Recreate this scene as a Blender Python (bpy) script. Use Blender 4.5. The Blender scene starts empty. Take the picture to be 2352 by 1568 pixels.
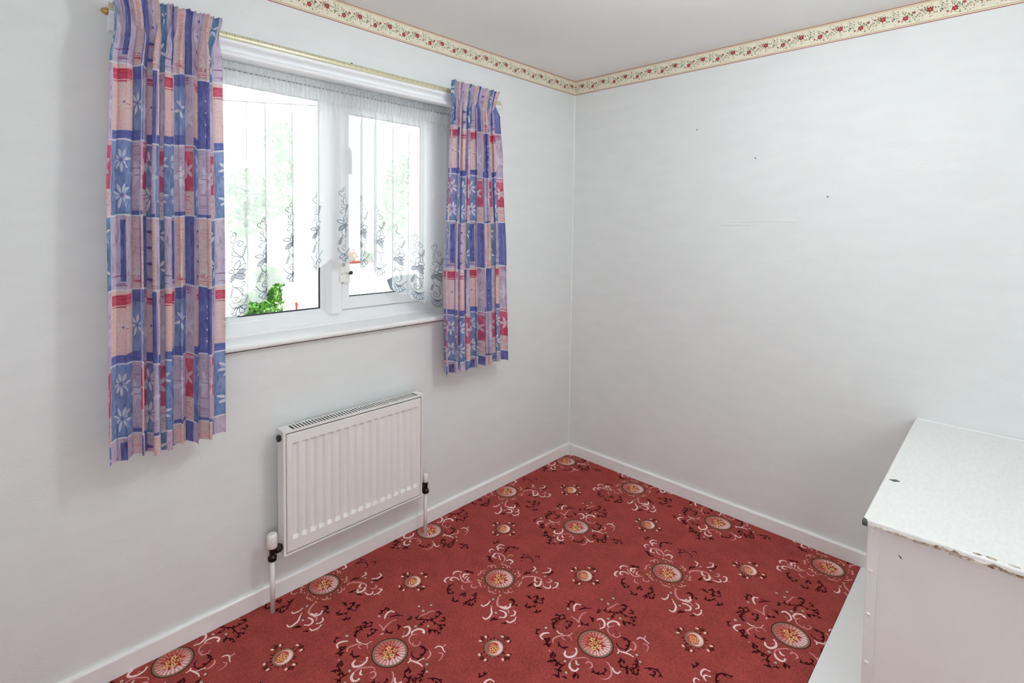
import bpy, math, random
import numpy as np
from mathutils import Vector

random.seed(7)
SC = bpy.context.scene
COL = SC.collection
PI = math.pi

# ------------------------------------------------------------------ camera
cam_data = bpy.data.cameras.new('camera')
cam = bpy.data.objects.new('camera', cam_data)
COL.objects.link(cam)
SC.camera = cam
F_PX, CX, CY = 1194.93, 1117.80, 573.93          # measured on the 2352 x 1568 photograph
YAW, PITCH, ROLL = 0.77941, 0.0453, 0.01102
CAM = (-2.73935, -1.99041, 1.47721)
cam_data.sensor_fit = 'HORIZONTAL'
cam_data.sensor_width = 36.0
cam_data.lens = 36.0 * F_PX / 2352.0
cam_data.shift_x = (1176.0 - CX) / 2352.0
cam_data.shift_y = (CY - 784.0) / 2352.0
cam_data.clip_start = 0.02
fw = Vector((math.sin(YAW) * math.cos(PITCH), math.cos(YAW) * math.cos(PITCH), -math.sin(PITCH)))
rt = Vector((math.cos(YAW), -math.sin(YAW), 0.0))
up = rt.cross(fw)
r2 = rt * math.cos(ROLL) + up * math.sin(ROLL)
u2 = -rt * math.sin(ROLL) + up * math.cos(ROLL)
from mathutils import Matrix
m = Matrix((r2, u2, -fw)).transposed().to_4x4()
m.translation = Vector(CAM)
cam.matrix_world = m

# ------------------------------------------------------------------ world, sun, exposure
W_STRENGTH = 3.0
SUN_STRENGTH = 9.0
LAMP_STRENGTH = 61.0
FILL_LAMP_STRENGTH = 18.0
world = bpy.data.worlds.new('sky')
SC.world = world
world.use_nodes = True
bg = world.node_tree.nodes['Background']
bg.inputs[0].default_value = (0.93, 0.97, 1.0, 1)
bg.inputs[1].default_value = W_STRENGTH
sun_d = bpy.data.lights.new('sun', 'SUN')
sun_d.energy = SUN_STRENGTH
sun_d.angle = 0.01
sun_d.color = (1.0, 0.96, 0.9)
sun = bpy.data.objects.new('sun', sun_d)
COL.objects.link(sun)
sun.rotation_euler = (math.radians(20), 0, math.radians(28))   # high sun from behind the house
vs = SC.view_settings
SC.display_settings.display_device = 'sRGB'
vs.view_transform = 'Standard'
vs.look = 'None'
vs.exposure = 0.0
vs.gamma = 1.0
vs.use_curve_mapping = False
SC.cycles.use_denoising = True
SC.cycles.max_bounces = 12
SC.cycles.diffuse_bounces = 6
SC.cycles.transparent_max_bounces = 24
SC.cycles.sample_clamp_indirect = 40.0

# ------------------------------------------------------------------ materials
def mat(name, color, rough=0.6, metallic=0.0, spec=0.4, bump=0.0, bscale=200.0, bstretch=(1, 1, 1), var=0.0, vscale=8.0, var2=None, coat=0.0):
    """Principled material; noise drives a slight colour variation and a fine relief"""
    mt = bpy.data.materials.new(name)
    mt.use_nodes = True
    nt = mt.node_tree
    N, L = nt.nodes, nt.links
    p = N['Principled BSDF']
    p.inputs['Base Color'].default_value = (*color, 1)
    p.inputs['Roughness'].default_value = rough
    p.inputs['Metallic'].default_value = metallic
    p.inputs['Specular IOR Level'].default_value = spec
    if coat: p.inputs['Coat Weight'].default_value = coat
    tc = N.new('ShaderNodeTexCoord')
    mp = N.new('ShaderNodeMapping')
    mp.inputs['Scale'].default_value = bstretch
    L.new(tc.outputs['Object'], mp.inputs[0])
    if var > 0:
        nz = N.new('ShaderNodeTexNoise')
        nz.inputs['Scale'].default_value = vscale
        nz.inputs['Detail'].default_value = 5
        L.new(mp.outputs[0], nz.inputs['Vector'])
        rp = N.new('ShaderNodeValToRGB')
        c2 = var2 or tuple(c * (1 - var) for c in color)
        rp.color_ramp.elements[0].position = 0.35
        rp.color_ramp.elements[1].position = 0.65
        rp.color_ramp.elements[0].color = (*c2, 1)
        rp.color_ramp.elements[1].color = (*color, 1)
        L.new(nz.outputs['Fac'], rp.inputs[0])
        L.new(rp.outputs[0], p.inputs['Base Color'])
    if bump > 0:
        n2 = N.new('ShaderNodeTexNoise')
        n2.inputs['Scale'].default_value = bscale
        n2.inputs['Detail'].default_value = 4
        L.new(mp.outputs[0], n2.inputs['Vector'])
        b = N.new('ShaderNodeBump')
        b.inputs['Strength'].default_value = bump
        b.inputs['Distance'].default_value = 0.002
        L.new(n2.outputs['Fac'], b.inputs['Height'])
        L.new(b.outputs[0], p.inputs['Normal'])
    return mt

def lin(r, g, b):
    f = lambda c: (c / 255 / 12.92) if c <= 10 else ((c / 255 + 0.055) / 1.055) ** 2.4
    return (f(r), f(g), f(b))

M = {}
M['wall'] = mat('wallpaper_white', (0.775, 0.795, 0.79), 0.75, spec=0.2, bump=0.22, bscale=70, bstretch=(1, 1, 3.2), var=0.03, vscale=6)
M['ceiling'] = mat('ceiling_paint', (0.89, 0.905, 0.90), 0.85, spec=0.15, bump=0.15, bscale=40)
M['gloss'] = mat('white_gloss_paint', (0.87, 0.87, 0.86), 0.28, spec=0.5, bump=0.12, bscale=30)
M['upvc'] = mat('white_plastic', (0.86, 0.87, 0.88), 0.3, spec=0.45, bump=0.02, bscale=20)
M['rad'] = mat('radiator_enamel', (0.82, 0.82, 0.80), 0.33, spec=0.5, bump=0.03, bscale=60)
M['dark'] = mat('dark_rubber', (0.03, 0.032, 0.035), 0.5, bump=0.05)
M['slot_shade'] = mat('radiator_slot_shade', (0.12, 0.12, 0.12), 0.6, bump=0.05)
M['brass'] = mat('aged_dark_brass', (0.045, 0.038, 0.03), 0.28, metallic=0.75, bump=0.1, bscale=90, var=0.4, vscale=60)
M['cap'] = mat('white_valve_plastic', (0.84, 0.84, 0.80), 0.4, bump=0.03)
M['box'] = mat('painted_hardboard', (0.80, 0.80, 0.78), 0.5, spec=0.35, bump=0.1, bscale=120, var=0.03, vscale=9)
M['boxtop'] = mat('worn_white_paint', (0.82, 0.82, 0.80), 0.55, spec=0.3, bump=0.35, bscale=60, bstretch=(1, 3, 1), var=0.05, vscale=40)
M['chip'] = mat('bare_wood_chip', lin(120, 82, 48), 0.8, bump=0.5, bscale=150, var=0.6, vscale=90, var2=lin(214, 208, 196))
M['hole'] = mat('nail_hole_dark', (0.12, 0.12, 0.15), 0.9, bump=0.05)
M['dkchip'] = mat('dark_paint_chip', (0.10, 0.11, 0.10), 0.8, bump=0.1)
M['green'] = mat('leaf_green', lin(104, 160, 44), 0.5, var=0.75, vscale=11, var2=lin(30, 88, 26))
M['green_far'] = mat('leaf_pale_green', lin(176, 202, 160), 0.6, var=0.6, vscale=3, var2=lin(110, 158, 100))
M['bark'] = mat('bark', (0.11, 0.085, 0.06), 0.9, bump=0.5, bscale=20, var=0.4)
M['terracotta'] = mat('terracotta', lin(150, 72, 54), 0.85, bump=0.2, var=0.15)
M['flower'] = mat('yellow_flowers', lin(200, 180, 90), 0.6, var=0.3, vscale=30, var2=lin(190, 120, 130))
M['render'] = mat('white_render', (0.82, 0.81, 0.78), 0.9, bump=0.4, bscale=30, var=0.05)
M['drive'] = mat('pale_concrete', (0.74, 0.72, 0.68), 0.9, bump=0.4, bscale=25, var=0.08, vscale=3)
M['carwhite'] = mat('white_car_paint', (0.84, 0.84, 0.84), 0.2, spec=0.5, coat=0.5, bump=0.01)
M['carglass'] = mat('car_glass', (0.03, 0.05, 0.06), 0.05, spec=0.6, bump=0.005, var=0.3, vscale=3)
M['tyre'] = mat('tyre_rubber', (0.02, 0.02, 0.02), 0.8, bump=0.2)
M['steel'] = mat('wheel_steel', (0.5, 0.5, 0.5), 0.35, metallic=0.8, bump=0.02)
M['red'] = mat('red_paint', lin(150, 30, 40), 0.5, bump=0.02)
M['cable'] = mat('cable_black', (0.05, 0.05, 0.055), 0.6, bump=0.02)
M['goldcap'] = mat('brass_hook', lin(190, 160, 90), 0.35, metallic=0.7, bump=0.05)
M['corner'] = mat('corner_filler', (0.86, 0.86, 0.85), 0.5, bump=0.05)
M['wire'] = mat('sprung_curtain_wire', (0.30, 0.31, 0.33), 0.5, bump=0.02)
M['leafstem'] = mat('pale_stem', lin(170, 180, 150), 0.8, bump=0.1)
M['soil'] = mat('soil', (0.05, 0.035, 0.025), 0.95, bump=0.5)

# thin clear glass (a real pane, straight-through with a fresnel reflection)
g = bpy.data.materials.new('window_glass'); g.use_nodes = True
nt = g.node_tree; N, L = nt.nodes, nt.links
N.clear()
o_ = N.new('ShaderNodeOutputMaterial'); mx = N.new('ShaderNodeMixShader'); tr = N.new('ShaderNodeBsdfTransparent'); gl = N.new('ShaderNodeBsdfGlossy')
gl.inputs['Roughness'].default_value = 0.01; tr.inputs[0].default_value = (0.95, 0.97, 0.96, 1)
fr = N.new('ShaderNodeFresnel'); fr.inputs[0].default_value = 1.35
L.new(fr.outputs[0], mx.inputs[0]); L.new(tr.outputs[0], mx.inputs[1]); L.new(gl.outputs[0], mx.inputs[2]); L.new(mx.outputs[0], o_.inputs[0])
M['glass'] = g

# glowing globes of the unseen lamps added to light the room
e = bpy.data.materials.new('added_lamp_glass'); e.use_nodes = True
ep = e.node_tree.nodes['Principled BSDF']
ep.inputs['Base Color'].default_value = (0.9, 0.9, 0.9, 1)
ep.inputs['Emission Color'].default_value = (0.925, 0.985, 1.0, 1)
ep.inputs['Emission Strength'].default_value = LAMP_STRENGTH
M['lamp'] = e
e2 = e.copy(); e2.name = 'added_lamp_glass_floor'; e2.node_tree.nodes['Principled BSDF'].inputs['Emission Strength'].default_value = FILL_LAMP_STRENGTH
M['fill_lamp'] = e2

# ------------------------------------------------------------------ printed patterns, drawn by code
def sm_noise(h, w, gh, gw, seed):
    """tileable value noise h x w from a gh x gw lattice"""
    rs = np.random.RandomState(seed)
    a = rs.rand(gh, gw)
    y = np.arange(h) * gh / h; x = np.arange(w) * gw / w
    y0 = y.astype(int); x0 = x.astype(int)
    fy = y - y0; fx = x - x0
    fy = (fy * fy * (3 - 2 * fy))[:, None]; fx = (fx * fx * (3 - 2 * fx))[None, :]
    y1 = (y0 + 1) % gh; x1 = (x0 + 1) % gw
    A = a[np.ix_(y0 % gh, x0 % gw)]; Bq = a[np.ix_(y0 % gh, x1)]; Cq = a[np.ix_(y1, x0 % gw)]; D = a[np.ix_(y1, x1)]
    return (A * (1 - fx) + Bq * fx) * (1 - fy) + (Cq * (1 - fx) + D * fx) * fy

class Canvas:
    """pixel canvas with wrap-around drawing; units are pixels, row 0 is the bottom"""
    def __init__(s, w, h, ch=3):
        s.w, s.h, s.ch = w, h, ch
        s.a = np.zeros((h, w, ch), np.float32)
    def window(s, x0, x1, y0, y1):
        xs = np.arange(int(math.floor(x0)), int(math.ceil(x1)) + 1); ys = np.arange(int(math.floor(y0)), int(math.ceil(y1)) + 1)
        if len(xs) > s.w: xs = xs[:s.w]
        if len(ys) > s.h: ys = ys[:s.h]
        return xs, ys
    def put(s, xs, ys, alpha, col):
        ix = np.ix_(ys % s.h, xs % s.w)
        t = s.a[ix]
        al = alpha[..., None]
        s.a[ix] = t * (1 - al) + np.asarray(col, np.float32) * al
    def seg(s, p, q, rp, rq, col, soft=0.8, op=1.0):
        r = max(rp, rq) + 1.5
        xs, ys = s.window(min(p[0], q[0]) - r, max(p[0], q[0]) + r, min(p[1], q[1]) - r, max(p[1], q[1]) + r)
        X, Y = np.meshgrid(xs + 0.5, ys + 0.5)
        dx, dy = q[0] - p[0], q[1] - p[1]
        l2 = dx * dx + dy * dy + 1e-9
        t = np.clip(((X - p[0]) * dx + (Y - p[1]) * dy) / l2, 0, 1)
        d = np.hypot(X - p[0] - t * dx, Y - p[1] - t * dy)
        al = np.clip((rp + (rq - rp) * t - d) / soft + 0.5, 0, 1) * op
        s.put(xs, ys, al, col)
    def stroke(s, pts, r, col, taper=True, op=1.0, sub=5):
        pts = [np.array(p, float) for p in pts]
        if len(pts) > 2:
            P = [2 * pts[0] - pts[1]] + pts + [2 * pts[-1] - pts[-2]]
            out = []
            for i in range(1, len(P) - 2):
                for k in range(sub):
                    t = k / sub
                    out.append(0.5 * ((2 * P[i]) + (P[i + 1] - P[i - 1]) * t + (2 * P[i - 1] - 5 * P[i] + 4 * P[i + 1] - P[i + 2]) * t * t + (3 * P[i] - P[i - 1] - 3 * P[i + 1] + P[i + 2]) * t ** 3))
            out.append(P[-2]); pts = out
        n = len(pts)
        for i in range(n - 1):
            w = lambda k: r * (0.45 + 0.55 * math.sin(PI * min(1, 0.12 + 0.88 * k / (n - 1)))) if taper else r
            s.seg(pts[i], pts[i + 1], w(i), w(i + 1), col, op=op)
    def blob(s, c, rx, ry, ang, col, op=1.0, soft=1.0):
        r = max(rx, ry) + 2
        xs, ys = s.window(c[0] - r, c[0] + r, c[1] - r, c[1] + r)
        X, Y = np.meshgrid(xs + 0.5 - c[0], ys + 0.5 - c[1])
        ca, sa = math.cos(ang), math.sin(ang)
        u = (X * ca + Y * sa) / rx; v = (-X * sa + Y * ca) / ry
        d = (1 - np.hypot(u, v)) * min(rx, ry)
        s.put(xs, ys, np.clip(d / soft + 0.5, 0, 1) * op, col)
    def petal(s, c, ang, ln, wd, col, op=1.0):
        """pointed petal leaving c"""
        k = 7
        for i in range(k):
            t0, t1 = i / k, (i + 1) / k
            f = lambda t: max(0.3, wd * math.sin(PI * (0.08 + 0.9 * t)) ** 0.8)
            p = (c[0] + math.cos(ang) * ln * t0, c[1] + math.sin(ang) * ln * t0); q = (c[0] + math.cos(ang) * ln * t1, c[1] + math.sin(ang) * ln * t1)
            s.seg(p, q, f(t0), f(t1), col, op=op)
    def image(s, name):
        im = bpy.data.images.new(name, s.w, s.h, alpha=(s.ch == 4))
        out = np.ones((s.h, s.w, 4), np.float32)
        out[..., :s.ch] = np.clip(s.a, 0, 1)
        im.pixels.foreach_set(out.ravel())
        im.update(); im.pack()
        return im

def c255(*v): return tuple(x / 255 for x in v)

MOTIF_A = """w 6 278 305 306 320 344 313 352 284
w 6 263 270 277 291 301 290 314 264
w 5 188 300 204 326 234 325 236 303
p 8 208 268 239 231 242 187 218 143 180 127
w 7 212 257 167 246 171 215
w 6 220 222 202 199
w 6 193 194 183 164
c 6 250 153 296 150 303 115
w 7 213 122 244 105 239 71 208 69
k 11 151 116
d 6 279 206 326 231 378 230 410 193 406 162
d 8 131 280 140 258 104 226 122 196
d 6 323 391 318 367 365 358
v 5 386 91 375 61 328 52 387 23 389 -20 369 -53 342 -41
v 6 394 70 410 27
v 5 431 -20 463 -36 428 -70
v 6 305 34 300 13
w 6 -244 307 -221 321 -188 308 -179 281
w 7 -352 274 -348 299 -312 311 -296 302
w 6 -299 252 -308 272 -275 282 -254 256 -256 223
p 8 -207 265 -236 216 -242 168 -193 128
w 8 -209 225 -178 243 -153 219
w 7 -212 204 -180 210
w 5 -206 151 -207 176 -179 185
p 6 -280 153 -306 132 -300 105
p 6 -212 111 -238 91 -225 61 -198 64
k 11 -143 109
d 6 -322 216 -371 218 -410 188 -415 149 -388 134
v 6 -381 193 -387 165
d 8 -146 274 -129 245 -115 196
d 5 -373 76 -348 84 -328 65 -349 42
d 6 -426 106 -448 63 -425 41
d 6 -415 0 -375 -7 -337 -22 -297 -18 -250 13
d 5 -299 22 -283 1
d 6 -322 -37 -324 -56
d 5 -428 -19 -392 -11
d 6 -370 -22 -385 -59 -356 -67
w 6 322 -98 312 -126 272 -132
w 6 317 -206 360 -234 401 -223 398 -196
p 8 131 -135 160 -128 202 -156 235 -200 243 -242 216 -276 207 -301
w 7 223 -199 193 -218 192 -241
w 9 167 -240 150 -269 187 -282 217 -264
p 7 296 -294 296 -316 261 -319 249 -296
w 6 191 -308 194 -345 222 -361 240 -344
w 6 294 -350 306 -373 263 -389 230 -380
p 5 255 -392 266 -420
d 6 178 -109 225 -105 229 -133
d 6 316 -229 346 -257 399 -259
d 6 93 -226 126 -224 138 -235
d 7 134 -265 150 -292 145 -310
f 9 284 -162
f 9 294 -244
d 5 1 -282 21 -312 2 -326
d 6 33 -334 73 -350 37 -370 -5 -382 10 -397
d 5 65 -386 88 -398 49 -402
v 5 10 -397 34 -429 53 -417
d 6 -52 -348 -85 -367 -70 -392 -13 -406
d 6 -50 -441 -61 -461 -42 -479
d 5 -95 -439 -65 -452
w 6 -321 -111 -319 -132 -279 -140 -247 -130
w 7 -402 -212 -400 -238 -369 -244 -324 -228 -301 -201 -273 -177
p 9 -156 -142 -204 -171 -232 -206 -226 -253 -213 -295 -230 -319
w 7 -224 -224 -223 -246 -193 -254
w 9 -219 -239 -211 -267 -177 -279 -152 -262
w 7 -259 -251 -246 -283 -255 -314 -287 -323 -309 -301
w 6 -183 -324 -189 -348 -217 -360 -239 -349
w 6 -299 -359 -293 -388 -251 -395 -223 -384
p 5 -261 -405 -270 -424
d 6 -387 -274 -346 -276 -351 -299
d 7 -127 -224 -100 -239 -122 -270 -162 -283
d 6 -133 -281 -117 -306
d 7 -344 -354 -316 -362
f 10 -211 -132
k 9 -275 -175
f 10 -298 -248
k 11 -141 -141"""
MOTIF_B = """w 7 148 289 181 315 220 322 235 298
p 6 86 269 87 227 78 200 116 218 173 228 205 216
w 5 42 177 58 175
w 7 202 117 229 100 217 66 177 43 145 52
p 4 179 85 152 59
w 7 203 27 224 42 267 32 287 -1 274 -28 273 -14
p 5 146 -47 154 -12 174 11 205 16 235 -4
p 5 171 -38 153 -54 160 -77 193 -84 208 -64
p 5 350 124 405 111 452 104 456 86
w 7 -160 290 -193 312 -228 312 -238 285
p 6 -208 211 -188 232 -148 227 -107 205 -78 168 -94 134
w 5 -104 261 -110 233 -101 215
w 4 -85 175 -42 171
p 4 -128 166 -130 194 -105 195
w 8 -208 107 -233 94 -235 65 -196 43 -156 50 -136 70
p 4 -187 72 -171 61
w 8 -265 27 -292 9 -299 -20 -286 -37 -265 -38
p 5 -265 27 -226 33 -184 8 -151 -23 -150 -54
w 6 -218 11 -237 -8 -234 -21
p 6 -187 -48 -166 -54 -163 -79 -185 -94 -207 -87
p 6 -78 -139 -84 -163 -109 -196 -151 -219 -191 -215 -216 -191
w 6 -91 -192 -108 -218 -104 -240 -80 -245
w 5 70 -136 62 -151 40 -154
w 6 62 -151 78 -183 90 -217 91 -241
w 6 93 -190 137 -200
p 7 205 -178 192 -205 164 -218 137 -216
w 5 247 -185 271 -188 286 -210 278 -240 274 -260
w 4 295 -216 319 -213
p 5 239 -235 254 -258 234 -278 195 -287
d 5 -96 279 -100 300 -63 317 -22 323 4 307 47 302 62 325
d 5 -22 323 -31 341 -37 356
d 5 -1 358 26 360 19 330 -5 324
d 5 -53 300 -77 331
d 5 -26 247 -23 226 16 224 39 247 19 275
d 5 -177 356 -209 361 -239 348
f 11 -139 334
d 6 -242 285 -217 269 -205 249 -246 240 -267 212
d 5 -277 245 -246 240 -243 213
F 6 -284 187
d 5 -179 192 -199 154 -192 124 -175 131
d 5 -324 143 -303 160 -279 150 -285 128
d 6 -366 139 -338 127 -327 101
d 5 -312 147 -321 95 -349 85 -308 83
d 5 -292 45 -336 51 -374 38 -412 4
d 5 -379 67 -355 48
d 6 -420 47 -401 29
d 5 -391 -2 -368 -17
d 5 -347 -65 -330 -47 -306 -56 -308 -81
f 10 -276 60
f 9 -344 -1
d 5 -26 -203 -12 -195 14 -205 13 -226
d 5 -26 -203 -35 -239 -19 -269 -9 -293
d 5 -60 -293 -56 -276 -28 -274
d 5 93 -265 70 -288 29 -300 -6 -296
d 5 32 -274 53 -287
d 5 28 -306 22 -329
d 5 -7 -301 -29 -323 -17 -341
f 10 123 -253
f 9 87 -298
d 5 58 -343 97 -380 104 -423 80 -462
d 5 41 -390 58 -414 92 -410
d 6 180 -97 194 -126 179 -161 130 -178 98 -171
v 5 114 -99 97 -115 92 -149 107 -171
d 5 -192 -109 -208 -129 -199 -159 -160 -175 -130 -176
d 6 96 192 88 163 106 129
d 6 181 173 186 141 164 144
d 5 173 382 182 363 224 362 227 339
d 4 182 363 153 342
f 10 130 335
v 7 186 273 223 256 264 217
v 6 243 275 244 246
d 5 283 170 273 151 307 156
d 5 355 139 315 120 350 77 379 49 389 21 394 -21 399 -63 390 -90
d 5 456 71 487 61 473 35 421 28 395 53
d 5 426 -14 464 -32 481 -11
d 5 401 -56 441 -67
d 5 373 -56 407 -80
d 5 299 -65 308 -38 326 -38 356 -76 341 -106
f 10 408 211
f 10 484 156
f 11 403 151
f 10 268 67
f 10 336 6
d 4 283 48 316 62 340 49"""

def draw_motif(cv, text, cx, cy, k, rs):
    """woven spray motif; data in half millimetres from the medallion centre, k = pixels per half millimetre"""
    cols = {'w': c255(248, 218, 212), 'p': c255(222, 150, 146), 'c': c255(205, 160, 120), 'd': c255(60, 16, 22), 'v': c255(78, 20, 42)}
    rows = [l.split() for l in text.split('\n')]
    for pas in ('dv', 'pc', 'w', 'kfF'):
        for r in rows:
            if r[0] not in pas: continue
            v = [float(x) for x in r[1:]]
            pts = [(cx + v[i] * k, cy + v[i + 1] * k) for i in range(1, len(v), 2)]
            if r[0] in 'kf':
                rad = v[0] * 0.75 * 2 * k
                cv.blob(pts[0], rad * 0.95, rad * 0.95, 0, c255(70, 30, 25), 0.9)
                base = c255(222, 196, 176) if r[0] == 'f' else c255(235, 170, 120)
                for j in range(5):
                    a = j * 1.2566 + v[0]
                    cv.blob((pts[0][0] + math.cos(a) * rad * 0.48, pts[0][1] + math.sin(a) * rad * 0.48), rad * 0.36, rad * 0.28, a, base)
                cv.blob(pts[0], rad * 0.18, rad * 0.18, 0, c255(120, 90, 60))
            elif r[0] == 'F':
                cv.blob(pts[0], 5 * k, 5 * k, 0, cols['w'])
            else:
                rad = v[0] * {'w': 1.12, 'p': 0.98, 'c': 0.95, 'd': 1.0, 'v': 1.0}[r[0]] * k
                if r[0] in 'wp':
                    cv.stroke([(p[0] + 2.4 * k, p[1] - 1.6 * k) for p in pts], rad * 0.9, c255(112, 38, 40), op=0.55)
                cv.stroke(pts, rad, cols[r[0]])
                if r[0] == 'd':                      # small leaves along the dark sprigs
                    for i in range(len(pts) - 1):
                        mx_, my_ = (pts[i][0] + pts[i + 1][0]) / 2, (pts[i][1] + pts[i + 1][1]) / 2
                        a = math.atan2(pts[i + 1][1] - pts[i][1], pts[i + 1][0] - pts[i][0]) + (1 if i % 2 else -1) * 0.9
                        cv.petal((mx_, my_), a, 25 * k, 6.0 * k, cols['d'])
                        cv.petal(pts[i + 1], a + (2.1 if i % 2 else -2.1), 18 * k, 4.6 * k, c255(66, 26, 20))
                if r[0] == 'w':                      # bright tip
                    cv.blob(pts[-1], rad * 0.9, rad * 0.9, 0, c255(252, 232, 226), 0.8)

def draw_medallion(cv, cx, cy, k, flip):
    R = 126 * k
    xs, ys = cv.window(cx - R - 4, cx + R + 4, cy - R - 4, cy + R + 4)
    X, Y = np.meshgrid(xs + 0.5 - cx, ys + 0.5 - cy)
    r = np.hypot(X, Y) / R; th = np.arctan2(Y, X)
    side = 0.5 + 0.5 * np.cos(th - flip)
    col = np.zeros(r.shape + (3,), np.float32)
    def lay(mask, c): 
        mk = np.clip(mask, 0, 1)[..., None]
        col[:] = col * (1 - mk) + np.asarray(c, np.float32) * mk
    col[:] = c255(74, 34, 30)
    lay((0.965 - r) * 30, c255(158, 134, 112)); 
    gr = (0.5 + 0.5 * np.cos(th * 40))[..., None] * 0.10
    col -= gr * (r < 0.96)[..., None]
    seg = 0.5 + 0.5 * np.cos(th * 24)
    inner = (1 - side)[..., None] * np.array(c255(212, 122, 110)) + side[..., None] * np.array(c255(255, 228, 226))
    inner = inner * (1 - np.array([0.16, 0.34, 0.34]) * (1 - seg[..., None]))
    mk = np.clip((0.85 - r) * 30, 0, 1)[..., None]
    col[:] = col * (1 - mk) + inner * mk
    rag = 0.50 + 0.09 * np.cos(th * 12 + 1) + 0.05 * np.cos(th * 5)
    lay((rag - r) * 14, c255(168, 56, 50))
    al = np.clip((1.0 - r) * R / 1.2 + 0.5, 0, 1)
    ix = np.ix_(ys % cv.h, xs % cv.w)
    cv.a[ix] = cv.a[ix] * (1 - al[..., None]) + col * al[..., None]
    rs = random.Random(int(cx * 7 + cy))
    for dx, dy, q in ((-26, 20, 0), (14, 34, 1), (36, -8, 0), (-4, -30, 1), (4, 4, 0), (-44, -14, 1)):
        c = (cx + dx * k, cy + dy * k)
        for j in range(5):
            a = j * 1.2566 + q
            cv.petal(c, a, 25 * k, 7.5 * k, c255(232, 170, 110) if q else c255(212, 112, 66))
            cv.petal(c, a, 15 * k, 3.5 * k, c255(250, 222, 178))
        cv.blob(c, 5 * k, 5 * k, 0, c255(70, 30, 24))
    for dx, dy in ((-20, -10), (22, 12), (10, -14), (-12, 34)):
        cv.blob((cx + dx * k, cy + dy * k), 7 * k, 4 * k, dx, c255(52, 34, 26))

def draw_rosette(cv, cx, cy, k):
    rs = random.Random(int(cx + 3 * cy))
    for j in range(22):
        a = j * 2 * PI / 22 + 0.2
        r0 = rs.uniform(50, 62)
        cv.petal((cx + math.cos(a) * r0 * k, cy + math.sin(a) * r0 * k), a + rs.uniform(-0.5, 0.5), rs.uniform(20, 34) * k, 4.5 * k, c255(*rs.choice([(96, 44, 34), (122, 70, 50), (74, 26, 28)])))
    for dx, dy in ((0, 1), (1, 0), (-1, 0), (0, -1)):
        for s_ in (-1, 0, 1):
            q = (cx + (dx * (112 - 10 * abs(s_)) + dy * 24 * s_) * k, cy + (dy * (108 - 10 * abs(s_)) + dx * 26 * s_) * k)
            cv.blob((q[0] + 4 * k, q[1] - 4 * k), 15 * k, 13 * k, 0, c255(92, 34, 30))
            if s_: cv.blob(q, 12.5 * k, 9 * k, dx + s_, c255(236, 180, 158)); cv.blob(q, 5.5 * k, 5 * k, 0, c255(252, 226, 210))
            else: cv.petal((cx + dx * 84 * k, cy + dy * 84 * k), math.atan2(dy, dx), 46 * k, 7 * k, c255(104, 46, 34))
    cv.blob((cx, cy), 66 * k, 58 * k, 0.5, c255(156, 120, 98)); cv.blob((cx + 4 * k, cy - 5 * k), 56 * k, 48 * k, 0.5, c255(244, 196, 190))
    cv.blob((cx + 16 * k, cy - 18 * k), 34 * k, 26 * k, 0.8, c255(252, 222, 220))
    cv.blob((cx - 4 * k, cy + 5 * k), 44 * k, 36 * k, 0.5, c255(196, 88, 76))
    for dx, dy in ((-16, 10), (14, -8), (6, 18), (-4, -18), (-26, -6)):
        for j in range(5):
            cv.petal((cx + dx * k, cy + dy * k), j * 1.2566 + dx, 16 * k, 5 * k, c255(242, 176, 120))
        cv.blob((cx + dx * k, cy + dy * k), 4.5 * k, 4.5 * k, 0, c255(110, 44, 32))

TX, TY = 1.088, 0.940                                # carpet repeat, metres
def carpet_image():
    k = 0.9                                          # pixels per half millimetre
    w, h = int(TX * 2000 * k), int(TY * 2000 * k)
    cv = Canvas(w, h)
    n = 0.5 * sm_noise(h, w, 470, 544, 3) + 0.3 * sm_noise(h, w, 235, 272, 4) + 0.2 * sm_noise(h, w, 20, 24, 5)
    base = np.array(c255(165, 74, 69), np.float32)
    cv.a[:] = base * (0.86 + 0.28 * n[..., None])
    rs = random.Random(3)
    hx, hy = w / 2, h / 2
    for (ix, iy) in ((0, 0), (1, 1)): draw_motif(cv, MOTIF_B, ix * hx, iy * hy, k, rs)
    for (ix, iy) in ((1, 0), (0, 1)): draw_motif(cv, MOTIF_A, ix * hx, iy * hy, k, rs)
    for (ix, iy) in ((1, 0), (0, 1)):                # beads and curls around the A medallions
        cx, cy = ix * hx, iy * hy
        for j in range(28):
            a = j * 2 * PI / 28 + 0.1
            rr = (146 + 12 * (j % 2)) * k
            q = (cx + math.cos(a) * rr, cy + math.sin(a) * rr)
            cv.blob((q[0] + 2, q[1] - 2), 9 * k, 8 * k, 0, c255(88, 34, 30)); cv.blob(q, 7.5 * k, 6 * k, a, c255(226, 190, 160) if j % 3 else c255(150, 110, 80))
        for j in range(8):
            a = j * PI / 4 + 0.39
            f = lambda rr, t: (cx + math.cos(a + t) * rr * k, cy + math.sin(a + t) * rr * k)
            cv.stroke([f(166, -0.20), f(182, -0.08), f(172, 0.02), f(186, 0.12), f(178, 0.22)], 4.5 * k, c255(226, 176, 160))
    for ix in (0, 1):
        for iy in (0, 1):
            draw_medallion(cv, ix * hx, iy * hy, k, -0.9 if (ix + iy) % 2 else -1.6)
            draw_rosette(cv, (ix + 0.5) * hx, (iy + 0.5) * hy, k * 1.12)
    cv.a *= (0.90 + 0.2 * n[..., None])
    return cv.image('carpet_weave')

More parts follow.
